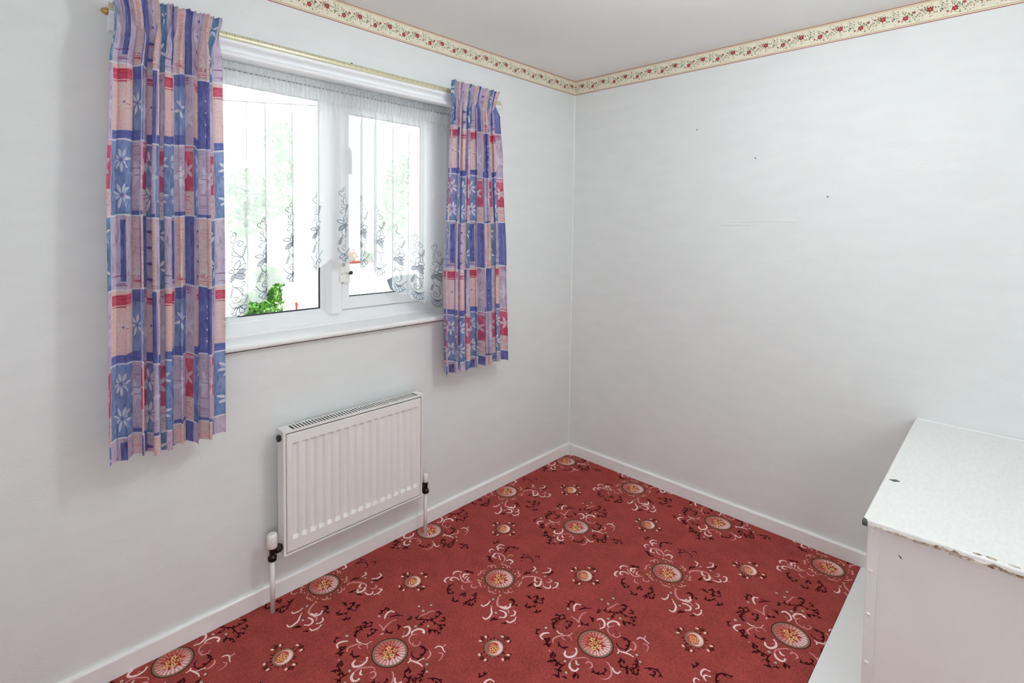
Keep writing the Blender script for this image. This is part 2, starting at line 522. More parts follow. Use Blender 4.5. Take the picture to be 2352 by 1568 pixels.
CW, CH = 0.485, 0.675                                # curtain repeat, metres
def curtain_image():
    w, h = 776, 1080                                 # 1.6 px per mm
    cv = Canvas(w, h)
    S = 1600.0
    cols = [0.075, 0.10, 0.07, 0.065, 0.10, 0.075]
    xs = np.cumsum([0] + cols) * S
    rh = h / 3
    v1 = sm_noise(h, w, 54, 194, 11); v2 = sm_noise(h, w, 270, 60, 12); v3 = sm_noise(h, w, 18, 14, 13)
    pal = dict(blue=(138, 160, 208), royal=(114, 122, 188), lilac=(214, 198, 220), peach=(242, 211, 208), red=(226, 102, 128), pink=(238, 190, 206), teal=(118, 156, 196), cream=(236, 228, 224))
    petw = c255(228, 232, 242)
    rs = random.Random(21)
    def wash(x0, x1, y0, y1, colr, horiz=False, amp=0.26):
        x0, x1, y0, y1 = int(x0), int(x1), int(y0), int(y1)
        amp = amp * (0.6 if horiz else 0.9)
        n = (v2 if horiz else v1)[y0:y1, x0:x1] * 0.6 + v3[y0:y1, x0:x1] * 0.4
        c = np.array(c255(*colr), np.float32)
        t = (n - 0.5)[..., None] * 2 * amp
        cv.a[y0:y1, x0:x1] = np.where(t > 0, c + (1 - c) * t * 1.2, c * (1 + t))
    def daisy(cx, cy, r, col, n=8, rot=0.0):
        for j in range(n):
            a = rot + j * 2 * PI / n + rs.uniform(-0.15, 0.15)
            cv.petal((cx + math.cos(a) * r * 0.22, cy + math.sin(a) * r * 0.22), a, r * rs.uniform(0.6, 0.92), r * 0.135, col, 0.78)
        cv.blob((cx, cy), r * 0.13, r * 0.13, 0, c255(150, 130, 185))
    def bigleaf(cx, cy, r, col):
        for j in range(5):
            a = 0.6 + j * 1.2566
            cv.petal((cx, cy), a, r, r * 0.20, col, 0.62)
    def scrib(x0, x1, y0, y1, col, n, horiz=True):
        for _ in range(n):
            if horiz:
                y = rs.uniform(y0, y1); a = rs.uniform(x0, x0 + (x1 - x0) * 0.4)
                cv.stroke([(a, y), ((a + x1) / 2, y + rs.uniform(-3, 3)), (rs.uniform((x0 + x1) / 2, x1), y + rs.uniform(-4, 4))], rs.uniform(0.8, 2.4), col, op=0.75)
            else:
                x = rs.uniform(x0, x1)
                cv.stroke([(x, y0), (x + rs.uniform(-3, 3), (y0 + y1) / 2), (x + rs.uniform(-3, 3), y1)], rs.uniform(1, 2.6), col, op=0.75)
    # rows from the bottom of the repeat: C, B, A
    for ci in range(6):
        x0, x1 = xs[ci], xs[ci + 1]
        kind = ci % 3; alt = ci // 3
        mx_ = (x0 + x1) / 2; ww = x1 - x0
        for ri, rowk in enumerate('CBA'):
            y0, y1 = ri * rh, (ri + 1) * rh
            H = y1 - y0
            if rowk == 'A':
                if kind == 0:
                    wash(x0, x1, y0 + H * 0.36, y1, pal['red']); wash(x0, x1, y0, y0 + H * 0.36, pal['peach'], True)
                    wash(x0, x1, y1 - 26, y1 - 8, pal['pink'], True)
                    bigleaf(mx_, y0 + H * 0.66, ww * 0.52, c255(236, 206, 216)); scrib(x0, x1, y0 + 10, y0 + H * 0.34, c255(226, 110, 120), 5)
                elif kind == 1:
                    wash(x0, x1, y0, y1, pal['blue']); wash(x0, x1, y0, y0 + 16, pal['teal'])
                    daisy(mx_, y0 + H * 0.74, ww * 0.40, petw, 8, 0.2); daisy(mx_ + 6, y0 + H * 0.27, ww * 0.40, petw, 8, 0.5)
                else:
                    wash(x0, x1, y0, y1, pal['lilac'], True); bigleaf(mx_, y0 + H * 0.55, ww * 0.62, c255(232, 226, 238))
                    scrib(x0, x1, y0, y1, c255(160, 120, 180), 6); wash(x0, x1, y0, y0 + 22, pal['royal'], True)
            elif rowk == 'B':
                if kind == 0:
                    wash(x0, x1, y0, y1, pal['teal'] if not alt else pal['royal'])
                    if not alt:
                        daisy(mx_, y0 + H * 0.30, ww * 0.5, petw, 5, 0.9); daisy(mx_, y0 + H * 0.78, ww * 0.5, petw, 5, 0.3)
                    else: scrib(x0, x1, y0, y1, c255(140, 160, 220), 6, False)
                elif kind == 1:
                    wash(x0, x1, y0, y1, pal['lilac'])
                    if not alt:
                        wash(mx_ - 4, mx_ + ww * 0.2, y0 + H * 0.12, y1 - 20, pal['royal'], amp=0.35); scrib(x0, x1, y0, y0 + H * 0.2, c255(120, 70, 140), 4)
                    else:
                        for j in range(4):
                            cv.blob((mx_ + 6, y0 + H * (0.14 + 0.22 * j)), ww * 0.17, 8, 0, c255(112, 104, 170), 0.9); cv.blob((mx_ + 6, y0 + H * (0.14 + 0.22 * j) - 14), ww * 0.12, 5, 0, c255(214, 160, 190), 0.8)
                else:
                    wash(x0, x1, y0, y1, pal['peach'], True); scrib(x0, x1, y0 + H * 0.05, y0 + H * 0.18, c255(210, 90, 110), 6); scrib(x0, x1, y0, y1, c255(240, 150, 150), 5)
                    bigleaf(mx_, y0 + H * 0.22, ww * 0.3, c255(240, 228, 224))
            else:
                if kind == 0:
                    wash(x0, x1, y0, y1, pal['lilac']); bigleaf(mx_, y0 + H * 0.4, ww * 0.6, c255(226, 220, 236))
                    scrib(x0, x1, y1 - 40, y1 - 8, c255(190, 80, 150), 4)
                elif kind == 1:
                    wash(x0, x1, y0, y1, pal['peach'], True, 0.14); wash(x0, x1, y0, y0 + H * 0.13, pal['royal'], True)
                    wash(x0 + 4, x1 - 8, y1 - H * 0.20, y1 - H * 0.06, pal['red'] if not alt else pal['pink'], True, 0.4); scrib(x0, x1, y1 - H * 0.24, y1 - H * 0.05, c255(196, 60, 84), 8)
                    daisy(mx_ + 10, y0 + H * 0.5, ww * 0.3, c255(240, 222, 214), 7)
                    scrib(mx_, x1, y0 + H * 0.4, y0 + H * 0.5, c255(205, 90, 90), 2)
                else:
                    if not alt:
                        wash(x0, x1, y0, y1, pal['blue']); wash(x0, x1, y1 - H * 0.18, y1, pal['royal'], True); wash(x0, x1, y0, y0 + H * 0.14, pal['royal'], True)
                        daisy(mx_, y0 + H * 0.5, ww * 0.52, petw, 6, 0.3)
                    else:
                        wash(x0, x1, y0, y1, pal['royal']); scrib(x0, x1, y0, y1, c255(104, 110, 190), 6, False)
                        for j in range(4): cv.blob((mx_ + 4, y0 + H * (0.2 + 0.17 * j)), 7, 6, 0, c255(220, 220, 240))
        # rough vertical edge between columns
        cv.stroke([(x0 + rs.uniform(-2, 2), y) for y in range(0, h + 40, 40)], 1.6, c255(226, 222, 236), taper=False, op=0.7)
    for ri in range(3):                              # white brushed line between rows
        y = ri * rh
        off = rs.uniform(0, 6)
        cv.stroke([(x, y + 4 * math.sin(x * 2 * PI / w * 3 + off)) for x in range(0, w + 24, 24)], 4.2, c255(236, 234, 242), taper=False, op=0.95)
    return cv.image('curtain_print')

BW_, BH_ = 0.1512, 0.0905
def border_image():
    w, h = 756, 452                                  # 5 px per mm
    cv = Canvas(w, h)
    cv.a[:] = c255(232, 226, 207)
    n = sm_noise(h, w, 20, 30, 31)
    cv.a *= (0.97 + 0.05 * n[..., None])
    mm = 5.0
    xs = np.arange(0, w)
    def band(z0, z1, c): cv.a[int(z0 * mm):int(z1 * mm)] = c255(*c)
    band(0, 1.0, (222, 206, 200)); band(1.0, 3.2, (140, 56, 66)); band(3.2, 5.2, (214, 196, 176)); band(5.2, 8.0, (224, 212, 186)); band(8.0, 10.5, (188, 170, 120))
    band(88.5, 90.5, (206, 190, 176)); band(86.2, 88.5, (146, 66, 64)); band(80.0, 86.2, (222, 204, 176)); band(79.0, 80.0, (196, 166, 138))
    rs = random.Random(5)
    G = [c255(86, 112, 78), c255(120, 136, 90), c255(70, 92, 84), c255(150, 150, 96), c255(150, 172, 150)]
    vine = lambda x: (44 + 9 * math.sin(x / w * 2 * PI + 2.2)) * mm
    cv.stroke([(x, vine(x)) for x in range(0, w + 20, 20)], 2.0, c255(120, 132, 110), taper=False, op=0.8)
    def flower(x, y, r):
        for j in range(6):
            a = j * PI / 3 + 0.4
            cv.petal((x, y), a, r, r * 0.34, c255(150, 40, 52))
        for j in range(6): cv.petal((x, y), j * PI / 3 + 0.9, r * 0.6, r * 0.2, c255(184, 70, 78))
        cv.blob((x, y), r * 0.2, r * 0.2, 0, c255(196, 150, 70))
    for i in range(84):
        x = rs.uniform(0, w); y = vine(x) + rs.choice((-1, 1)) * rs.uniform(3, 22) * mm
        y = min(max(y, 14 * mm), 76 * mm)
        a = rs.uniform(0, 6.28)
        cv.stroke([(x, vine(x)), (x + 10, (y + vine(x)) / 2), (x, y)], 1.2, c255(140, 146, 110), op=0.6)
        cv.petal((x, y), a, rs.uniform(4.5, 7.5) * mm, rs.uniform(1.2, 2.0) * mm, rs.choice(G))
    for i in range(30):
        x = rs.uniform(0, w); y = rs.uniform(16, 74) * mm
        cv.blob((x, y), 2.0 * mm, 1.6 * mm, rs.uniform(0, 3), rs.choice([c255(160, 60, 60), c255(200, 140, 80), c255(206, 178, 110), c255(196, 150, 150), c255(150, 66, 66)]))
    flower(0.20 * w, 36 * mm, 10.5 * mm); flower(0.70 * w, 51 * mm, 11 * mm)
    flower(0.38 * w, 52 * mm, 5 * mm); flower(0.06 * w, 29 * mm, 4 * mm); flower(0.52 * w, 56 * mm, 3.5 * mm)
    return cv.image('border_print')

def key_image():
    w, h = 208, 172                                  # 26 mm x 21.5 mm, 8 px per mm
    cv = Canvas(w, h)
    cv.a[:] = c255(190, 184, 146)
    li = c255(236, 232, 208)
    s = 8.0
    P = [(0, 3.5), (22.5, 3.5), (22.5, 17.5), (5, 17.5), (5, 8), (16.5, 8), (16.5, 13), (10.5, 13)]
    for a, b in zip(P[:-1], P[1:]): cv.seg((a[0] * s, a[1] * s), (b[0] * s, b[1] * s), 7.5, 7.5, li)
    cv.seg((22.5 * s, 3.5 * s), (26 * s, 3.5 * s), 7.5, 7.5, li)
    cv.a[:6] = c255(206, 196, 160); cv.a[-6:] = c255(206, 196, 160)
    return cv.image('greek_key_print')

LW_, LH_ = 0.150, 0.36
def lace_image():
    """RGB = thread colour, motif threads darkened as if backlit, A = cover of the net; bottom row is the scalloped hem"""
    w, h = 600, 1440                                 # 4 px per mm
    cv = Canvas(w, h, 4)
    mm = 4.0
    cv.a[..., :3] = (0.955, 0.965, 0.972); cv.a[..., 3] = 0.66
    T = lambda x, y: ((x - 600) * 0.30 * mm + w * 0.5, (1425 - y) * 0.2525 * mm + 6)
    ln = (0.36, 0.39, 0.42, 0.99); fl = (0.66, 0.68, 0.72, 0.96); pale = (0.9, 0.93, 0.96, 0.93)  # motif threads painted grey, as they look dark against the bright window
    # the cloth ends in a fan-shaped scallop per repeat: clear everything below it
    Y, X = np.mgrid[0:h, 0:w]
    xr = (X / w - 0.5)
    edge = 6 + 4 * mm * (np.abs(np.sin(xr * PI * 7)) < 0.35) + 46 * mm * np.clip(np.abs(xr) * 2 - 0.42, 0, 1) ** 1.2
    cv.a[..., 3] = np.where(Y < edge, 0.0, cv.a[..., 3])
    def poly(pts, col):
        P = [T(*p) for p in pts]
        P.append(P[0])
        x = np.array([p[0] for p in P]); y = np.array([p[1] for p in P])
        xs, ys = cv.window(x.min(), x.max(), y.min(), y.max())
        Xg, Yg = np.meshgrid(xs + .5, ys + .5)
        ins = np.zeros(Xg.shape, bool)
        for i in range(len(P) - 1):
            c = ((y[i] > Yg) != (y[i + 1] > Yg)) & (Xg < (x[i + 1] - x[i]) * (Yg - y[i]) / (y[i + 1] - y[i] + 1e-9) + x[i])
            ins ^= c
        cv.put(xs, ys, ins.astype(np.float32), col)
    def st(pts, r=1.1, col=ln, tap=False): cv.stroke([T(*p) for p in pts], r * mm, col, taper=tap)
    for pts, c in (([(555, 700), (555, 640), (615, 580), (630, 640), (600, 700)], pale), ([(590, 710), (630, 665), (700, 655), (690, 705), (640, 725)], pale), ([(595, 745), (640, 725), (700, 755), (660, 790), (600, 770)], fl),
                   ([(575, 765), (570, 830), (670, 885), (680, 820), (610, 770)], fl), ([(560, 760), (500, 790), (480, 850), (540, 850), (570, 790)], fl), ([(550, 710), (500, 680), (450, 690), (490, 730), (550, 740)], pale)):
        poly(pts, c); st(pts + [pts[0]], 1.15)
    cv.blob(T(575, 727), 5 * mm, 5 * mm, 0, (0.95, 0.96, 0.97, 0.8))
    for pts in ([(540, 950), (600, 1010), (640, 1080), (645, 1150), (610, 1205), (560, 1205), (530, 1170), (545, 1125), (580, 1118), (600, 1145), (580, 1165), (560, 1150)],
                [(560, 970), (620, 990), (670, 975), (685, 940), (665, 915), (640, 930)], [(530, 950), (500, 1050), (490, 1090)],
                [(680, 630), (660, 560), (600, 490), (550, 410), (550, 330), (590, 290), (640, 300), (665, 340), (640, 375), (605, 360), (600, 325), (625, 320)],
                [(550, 280), (575, 230), (580, 170), (555, 145), (530, 170), (545, 200), (560, 185)], [(545, 300), (510, 270), (480, 230), (490, 195), (520, 200), (515, 225)], [(520, 520), (560, 500), (610, 525), (640, 560)], [(520, 520), (500, 545), (515, 575), (540, 560)],
                [(650, 550), (690, 450), (700, 390)], [(515, 860), (520, 900), (540, 950)], [(490, 1220), (530, 1260), (600, 1278), (660, 1255), (700, 1215), (740, 1150)], [(490, 1220), (455, 1150)]):
        st(pts, 1.1)
    for a, b in (((510, 410), (545, 450)), ((510, 455), (560, 485)), ((620, 1000), (680, 1040)), ((640, 1040), (680, 1070)), ((650, 1080), (675, 1150)), ((515, 330), (535, 400))):
        st([a, ((a[0] + b[0]) / 2 - 4, (a[1] + b[1]) / 2 + 4), b], 1.2, ln, True)
    for i in range(6):
        y = 975 + i * 20; x = 527 - i * 7
        st([(x, y), (x - 34, y + 18)], 0.95); st([(x, y), (x + 22, y + 26)], 0.95)
        y = 540 - i * 24; x = 654 + i * 8
        st([(x, y), (x - 26, y - 22)], 0.95); st([(x, y), (x + 34, y - 16)], 0.95)
    # fan
    for a, tip, r in ((-70, 1330, 0), (-38, 1385, 0), (0, 1412, 0), (38, 1385, 0), (72, 1330, 0)):
        bx = 600 + a * 0.35; by = 1285 - abs(a) * 0.25
        tx = 600 + a * 1.5; ty = tip
        dx, dy = tx - bx, ty - by
        px, py = -dy * 0.24, dx * 0.24
        pts = [(bx, by), (bx + dx * 0.6 + px, by + dy * 0.6 + py), (bx + dx * 0.9 + px * 0.8, by + dy * 0.9 + py * 0.8), (tx, ty), (bx + dx * 0.9 - px * 0.8, by + dy * 0.9 - py * 0.8), (bx + dx * 0.6 - px, by + dy * 0.6 - py)]
        poly(pts, (0.86, 0.89, 0.93, 0.85)); st(pts + [pts[0]], 1.15)
    return cv.image('lace_print')

def image_mat(name, img, rough=0.8, spec=0.2, translucent=0.0, bump=0.0, bscale=400, metallic=0.0, tint=None, ext='REPEAT'):
    mt = bpy.data.materials.new(name); mt.use_nodes = True
    nt = mt.node_tree; N, L = nt.nodes, nt.links
    p = N['Principled BSDF']; out = N['Material Output']
    uv = N.new('ShaderNodeUVMap'); uv.uv_map = 'UVMap'
    ti = N.new('ShaderNodeTexImage'); ti.image = img; ti.extension = ext
    L.new(uv.outputs[0], ti.inputs[0])
    L.new(ti.outputs[0], p.inputs['Base Color'])
    p.inputs['Roughness'].default_value = rough; p.inputs['Specular IOR Level'].default_value = spec; p.inputs['Metallic'].default_value = metallic
    if bump:
        tc = N.new('ShaderNodeTexCoord'); n2 = N.new('ShaderNodeTexNoise'); n2.inputs['Scale'].default_value = bscale
        L.new(tc.outputs['Object'], n2.inputs['Vector'])
        b = N.new('ShaderNodeBump'); b.inputs['Strength'].default_value = bump; b.inputs['Distance'].default_value = 0.004
        L.new(n2.outputs['Fac'], b.inputs['Height']); L.new(b.outputs[0], p.inputs['Normal'])
    if translucent:
        t = N.new('ShaderNodeBsdfTranslucent'); L.new(ti.outputs[0], t.inputs[0])
        m_ = N.new('ShaderNodeMixShader'); m_.inputs[0].default_value = translucent
        L.new(p.outputs[0], m_.inputs[1]); L.new(t.outputs[0], m_.inputs[2]); L.new(m_.outputs[0], out.inputs[0])
    return mt

M['carpet'] = image_mat('patterned_carpet', carpet_image(), 0.95, 0.05, bump=0.6, bscale=420)
M['curtain'] = image_mat('printed_cotton', curtain_image(), 0.85, 0.1, translucent=0.40, bump=0.05, bscale=700)
M['border'] = image_mat('floral_border_paper', border_image(), 0.6, 0.25)
M['key'] = image_mat('greek_key_foil', key_image(), 0.32, 0.5, metallic=0.35)

lm = bpy.data.materials.new('white_lace_net'); lm.use_nodes = True
nt = lm.node_tree; N, L = nt.nodes, nt.links
N.clear()
out = N.new('ShaderNodeOutputMaterial')
uv = N.new('ShaderNodeUVMap'); uv.uv_map = 'UVMap'
ti = N.new('ShaderNodeTexImage'); ti.image = lace_image()
L.new(uv.outputs[0], ti.inputs[0])
sep = N.new('ShaderNodeSeparateXYZ'); L.new(uv.outputs[0], sep.inputs[0])
gt = N.new('ShaderNodeMath'); gt.operation = 'GREATER_THAN'; gt.inputs[1].default_value = 0.985; L.new(sep.outputs[1], gt.inputs[0])   # plain net above the pattern
mc = N.new('ShaderNodeMix'); mc.data_type = 'RGBA'
L.new(gt.outputs[0], mc.inputs[0]); L.new(ti.outputs['Color'], mc.inputs[6]); mc.inputs[7].default_value = (0.90, 0.92, 0.936, 1)
ma = N.new('ShaderNodeMix'); ma.data_type = 'FLOAT'
L.new(gt.outputs[0], ma.inputs[0]); L.new(ti.outputs['Alpha'], ma.inputs[2]); ma.inputs[3].default_value = 0.66
df = N.new('ShaderNodeBsdfDiffuse'); tl = N.new('ShaderNodeBsdfTranslucent'); tr = N.new('ShaderNodeBsdfTransparent')
L.new(mc.outputs[2], df.inputs[0]); L.new(mc.outputs[2], tl.inputs[0])
m1 = N.new('ShaderNodeMixShader'); m1.inputs[0].default_value = 0.55
L.new(df.outputs[0], m1.inputs[1]); L.new(tl.outputs[0], m1.inputs[2])
m2 = N.new('ShaderNodeMixShader'); L.new(ma.outputs[0], m2.inputs[0]); L.new(tr.outputs[0], m2.inputs[1]); L.new(m1.outputs[0], m2.inputs[2]); L.new(m2.outputs[0], out.inputs[0])
M['lace'] = lm

# ------------------------------------------------------------------ mesh helpers
class MB:
    """collects geometry in world coordinates; build() links it as one mesh object"""
    def __init__(s): s.v, s.f, s.uv, s.sm = [], [], {}, set()
    def face(s, idx, smooth=False, uv=None):
        if smooth: s.sm.add(len(s.f))
        if uv: s.uv[len(s.f)] = uv
        s.f.append(tuple(idx))
    def box(s, x0, x1, y0, y1, z0, z1):
        b = len(s.v)
        s.v += [(x0, y0, z0), (x1, y0, z0), (x1, y1, z0), (x0, y1, z0), (x0, y0, z1), (x1, y0, z1), (x1, y1, z1), (x0, y1, z1)]
        for q in ((0, 3, 2, 1), (4, 5, 6, 7), (0, 1, 5, 4), (1, 2, 6, 5), (2, 3, 7, 6), (3, 0, 4, 7)): s.face([b + i for i in q])
        return s
    def prism(s, poly, axis, a, c, smooth=False):
        """poly of 2-D points extruded along axis (0 x: poly=(y,z); 1 y: poly=(x,z); 2 z: poly=(x,y))"""
        b = len(s.v); n = len(poly)
        for t in (a, c):
            for p in poly:
                q = list(p); q.insert(axis, t); s.v.append(tuple(q))
        for i in range(n): s.face((b + i, b + (i + 1) % n, b + n + (i + 1) % n, b + n + i), smooth)
        s.face([b + i for i in range(n)][::-1]); s.face([b + n + i for i in range(n)])
        return s
    def tube(s, path, r, seg=12, caps=True):
        path = [Vector(p) for p in path]; b = len(s.v); n = len(path)
        rad = r if isinstance(r, (list, tuple)) else [r] * n
        for i, p in enumerate(path):
            d = (path[min(i + 1, n - 1)] - path[max(i - 1, 0)]).normalized()
            h = Vector((0, 0, 1)) if abs(d.z) < 0.9 else Vector((1, 0, 0))
            a = d.cross(h).normalized(); c = d.cross(a).normalized()
            for k in range(seg):
                t = 2 * PI * k / seg
                s.v.append(tuple(p + (a * math.cos(t) + c * math.sin(t)) * rad[i]))
        for i in range(n - 1):
            for k in range(seg):
                k2 = (k + 1) % seg
                s.face((b + i * seg + k, b + i * seg + k2, b + (i + 1) * seg + k2, b + (i + 1) * seg + k), True)
        if caps:
            s.face([b + k for k in range(seg)][::-1]); s.face([b + (n - 1) * seg + k for k in range(seg)])
        return s
    def lathe(s, c, prof, seg=20, axis=2, flute=0.0, nfl=10):
        """prof = (radius, height) pairs around c along axis"""
        b = len(s.v); n = len(prof)
        for (r, h) in prof:
            for k in range(seg):
                t = 2 * PI * k / seg
                rr = r * (1 + flute * math.cos(nfl * t))
                q = [rr * math.cos(t), rr * math.sin(t)]; q.insert(axis, h)
                s.v.append((c[0] + q[0], c[1] + q[1], c[2] + q[2]))
        for i in range(n - 1):
            for k in range(seg):
                k2 = (k + 1) % seg
                s.face((b + i * seg + k, b + i * seg + k2, b + (i + 1) * seg + k2, b + (i + 1) * seg + k), True)
        s.face([b + k for k in range(seg)][::-1]); s.face([b + (n - 1) * seg + k for k in range(seg)])
        return s
    def grid(s, P, UV=None, smooth=True):
        """P = rows of points"""
        b = len(s.v); nr, nc = len(P), len(P[0])
        for r in P: s.v += [tuple(p) for p in r]
        for i in range(nr - 1):
            for j in range(nc - 1):
                uv = None
                if UV: uv = [UV[i][j], UV[i][j + 1], UV[i + 1][j + 1], UV[i + 1][j]]
                s.face((b + i * nc + j, b + i * nc + j + 1, b + (i + 1) * nc + j + 1, b + (i + 1) * nc + j), smooth, uv)
        return s
    def build(s, name, mt, parent=None, bevel=0.0, segs=2, origin=None, calc=True):
        off = Vector((0, 0, 0))
        if parent is not None:
            q = parent
            while q is not None: off += q.location; q = q.parent
            loc = Vector((0, 0, 0))
        else:
            if origin is None:
                xs = [v[0] for v in s.v]; ys = [v[1] for v in s.v]; zs = [v[2] for v in s.v]
                origin = ((min(xs) + max(xs)) / 2, (min(ys) + max(ys)) / 2, min(zs))
            off = Vector(origin); loc = off
        me = bpy.data.meshes.new(name)
        me.from_pydata([(v[0] - off.x, v[1] - off.y, v[2] - off.z) for v in s.v], [], s.f)
        if s.uv:
            ul = me.uv_layers.new(name='UVMap')
            for pi_, uv in s.uv.items():
                for li_, t in zip(me.polygons[pi_].loop_indices, uv): ul.data[li_].uv = t
        if s.sm:
            fl = np.zeros(len(me.polygons), bool); fl[list(s.sm)] = True
            me.polygons.foreach_set('use_smooth', fl)
        if calc and not s.uv:
            import bmesh
            bm = bmesh.new(); bm.from_mesh(me); bmesh.ops.recalc_face_normals(bm, faces=bm.faces); bm.to_mesh(me); bm.free()
        me.materials.append(mt)
        me.update()
        o = bpy.data.objects.new(name, me); COL.objects.link(o)
        if parent is not None: o.parent = parent
        o.location = loc
        if bevel:
            md = o.modifiers.new('edge', 'BEVEL'); md.width = bevel; md.segments = segs; md.limit_method = 'ANGLE'; md.angle_limit = math.radians(40)
            md.harden_normals = False
        return o

def tag(o, label=None, cat=None, group=None, kind=None):
    if label: o['label'] = label
    if cat: o['category'] = cat
    if group: o['group'] = group
    if kind: o['kind'] = kind
    return o
def empty(name, loc, label=None, cat=None, group=None, kind=None):
    o = bpy.data.objects.new(name, None); COL.objects.link(o); o.location = loc; o.empty_display_size = 0.1
    return tag(o, label, cat, group, kind)
def struct(o): return tag(o, kind='structure')
def arc(cx, cy, r, a0, a1, n):
    return [(cx + r * math.cos(a0 + (a1 - a0) * i / n), cy + r * math.sin(a0 + (a1 - a0) * i / n)) for i in range(n + 1)]

# ------------------------------------------------------------------ the room
H = 2.40
XB, YB = -3.25, -2.75                                # walls behind the camera
WX0, WX1, WZ0, WZ1, WD = -2.20, -0.955, 1.018, 2.095, 0.27    # window opening and wall thickness

b = MB(); b.box(XB - 0.12, WX0, 0, WD, -0.1, H + 0.1); b.box(WX1, 0.15, 0, WD, -0.1, H + 0.1); b.box(WX0, WX1, 0, WD, -0.1, WZ0); b.box(WX0, WX1, 0, WD, WZ1, H + 0.1)
wall_left = struct(b.build('wall_left', M['wall'], origin=(-1.6, 0, 0)))
wall_right = struct(MB().box(0, 0.15, YB - 0.12, -0.0, -0.1, H + 0.1).build('wall_right', M['wall'], origin=(0, -1.3, 0)))
struct(MB().box(XB - 0.12, XB, YB - 0.12, 0, -0.1, H + 0.1).build('wall_back', M['wall']))
struct(MB().box(XB, 0, YB - 0.12, YB, -0.1, H + 0.1).build('wall_rear', M['wall']))
struct(MB().box(XB - 0.12, 0.15, YB - 0.12, WD, -0.1, -0.002).build('floor', M['box'], origin=(-1.6, -1.3, -0.1)))
struct(MB().box(XB, 0, YB, 0, H, H + 0.12).build('ceiling', M['ceiling']))

def skirting(name, axis, a, c):
    t, h = 0.015, 0.0755
    prof = [(0, 0), (-t, 0), (-t, h - 0.008)] + [(-t + 0.009 + 0.009 * math.cos(q), h - 0.009 + 0.009 * math.sin(q)) for q in [PI - i * PI / 2 / 5 for i in range(1, 6)]] + [(0, h)]
    if axis == 0: return struct(MB().prism(prof, 0, a, c).build(name, M['gloss']))
    return struct(MB().prism(prof, 1, a, c).build(name, M['gloss']))
skirting('baseboard_left', 0, XB, 0.0)
skirting('baseboard_right', 1, -1.748, -0.0)
# paper marks on the right wall and the filler bead down the corner
for (y, z) in ((-0.791, 2.000), (-1.085, 1.826), (-1.396, 1.627)):
    MB().lathe((0, y, z), [(0.0035, 0.0), (0.003, -0.0012)], 10, axis=0).build('nail_hole', M['hole'], wall_right)
b = MB(); b.prism([(-0.0016, 1.499), (0, 1.5035), (0, 1.4955)], 1, -1.07, -0.928); b.prism([(-0.001, 1.515), (0, 1.5172), (0, 1.513)], 1, -1.276, -0.95)
b.build('paper_crease', M['wall'], wall_right)
MB().lathe((-1.585, 0, 2.157), [(0.004, 0.0), (0.002, -0.004)], 8, axis=1).build('nail_hole', M['hole'], wall_left)
cr = MB()
rs = random.Random(4)
for cx_, cz_ in ((-2.02, 0.93), (-1.95, 0.90), (-1.99, 0.86), (-1.80, 0.93), (-2.33, 0.42), (-2.36, 0.38), (-2.30, 0.30), (-2.35, 0.25), (-2.05, 0.80), (-2.13, 0.55), (-2.4, 0.47)):
    for _ in range(3):
        x = cx_ + rs.uniform(-0.03, 0.03); z = cz_ + rs.uniform(-0.02, 0.02); l = rs.uniform(0.006, 0.016)
        cr.prism([(x - l, z), (x, z + 0.0012), (x + l, z + 0.001), (x, z - 0.0012)], 1, 0.0, -0.0007)
cr.build('paper_crease', M['wall'], wall_left)
prof = [(0, 0), (-0.004, 0)] + [(-0.004 * math.cos(q), -0.004 * math.sin(q)) for q in (0.4, 0.8, 1.2)] + [(0, -0.004)]
struct(MB().prism(prof, 2, 0.0755, H - BH_).build('trim_1', M['corner']))

def border(name, axis, a, c, label):
    z0, z1 = H - BH_, H
    t = 0.0012
    L_ = abs(c - a)
    b = MB()
    n = 24
    if axis == 0:
        P = [[(a + (c - a) * i / n, -t, z) for i in range(n + 1)] for z in (z0, z1)]
        u = [(-(a + (c - a) * i / n) - 1.622 + 1.0 * BW_ * 11 + 0.2 * BW_) for i in range(n + 1)]
        u = [((a + (c - a) * i / n) + 1.622) / BW_ + 0.2 + 20 for i in range(n + 1)]
    else:
        P = [[(-t, a + (c - a) * i / n, z) for i in range(n + 1)] for z in (z0, z1)]
        u = [(-(a + (c - a) * i / n) - 1.493) / BW_ + 0.2 + 20 for i in range(n + 1)]
    UV = [[(q, v) for q in u] for v in (0, 1)]
    b.grid(P, UV, smooth=False)
    o = b.build(name, M['border'], calc=False)
    md = o.modifiers.new('paper', 'SOLIDIFY'); md.thickness = 0.001; md.offset = 0
    return tag(o, label, 'wallpaper border')
border('wallpaper_border', 0, XB, -0.0, 'cream floral wallpaper border under the ceiling on the window wall')
border('wallpaper_border', 1, 0.0, YB, 'cream floral wallpaper border under the ceiling on the blank wall')

# carpet, cut straight along the board and slightly wavy along the window wall
rs = random.Random(8)
b = MB()
edge = []
x = -0.004
while x > XB:
    edge.append((x, -0.0150 + rs.uniform(-0.0022, 0.0006)))
    x -= rs.uniform(0.02, 0.05)
outer = [(-0.0155, -1.577)] + [(-0.0155 + rs.uniform(-0.001, 0.0005), y / 100.0) for y in range(-155, -2, 6)] + edge[1:] + [(XB + 0.002, -0.016), (XB + 0.002, YB + 0.002), (-1.075, YB + 0.002), (-1.075, -1.577)]
CT = 0.010
nb = len(outer)
b.v += [(p[0], p[1], 0) for p in outer] + [(p[0], p[1], CT) for p in outer]
cuv = lambda p: ((p[0] + 0.1205) / TX + 10, (p[1] + 0.0700) / TY + 10)
b.face(range(nb, 2 * nb), False, [cuv(p) for p in outer])
for i in range(nb):
    j = (i + 1) % nb
    b.face((i, j, nb + j, nb + i), False, [cuv(outer[i]), cuv(outer[j]), cuv(outer[j]), cuv(outer[i])])
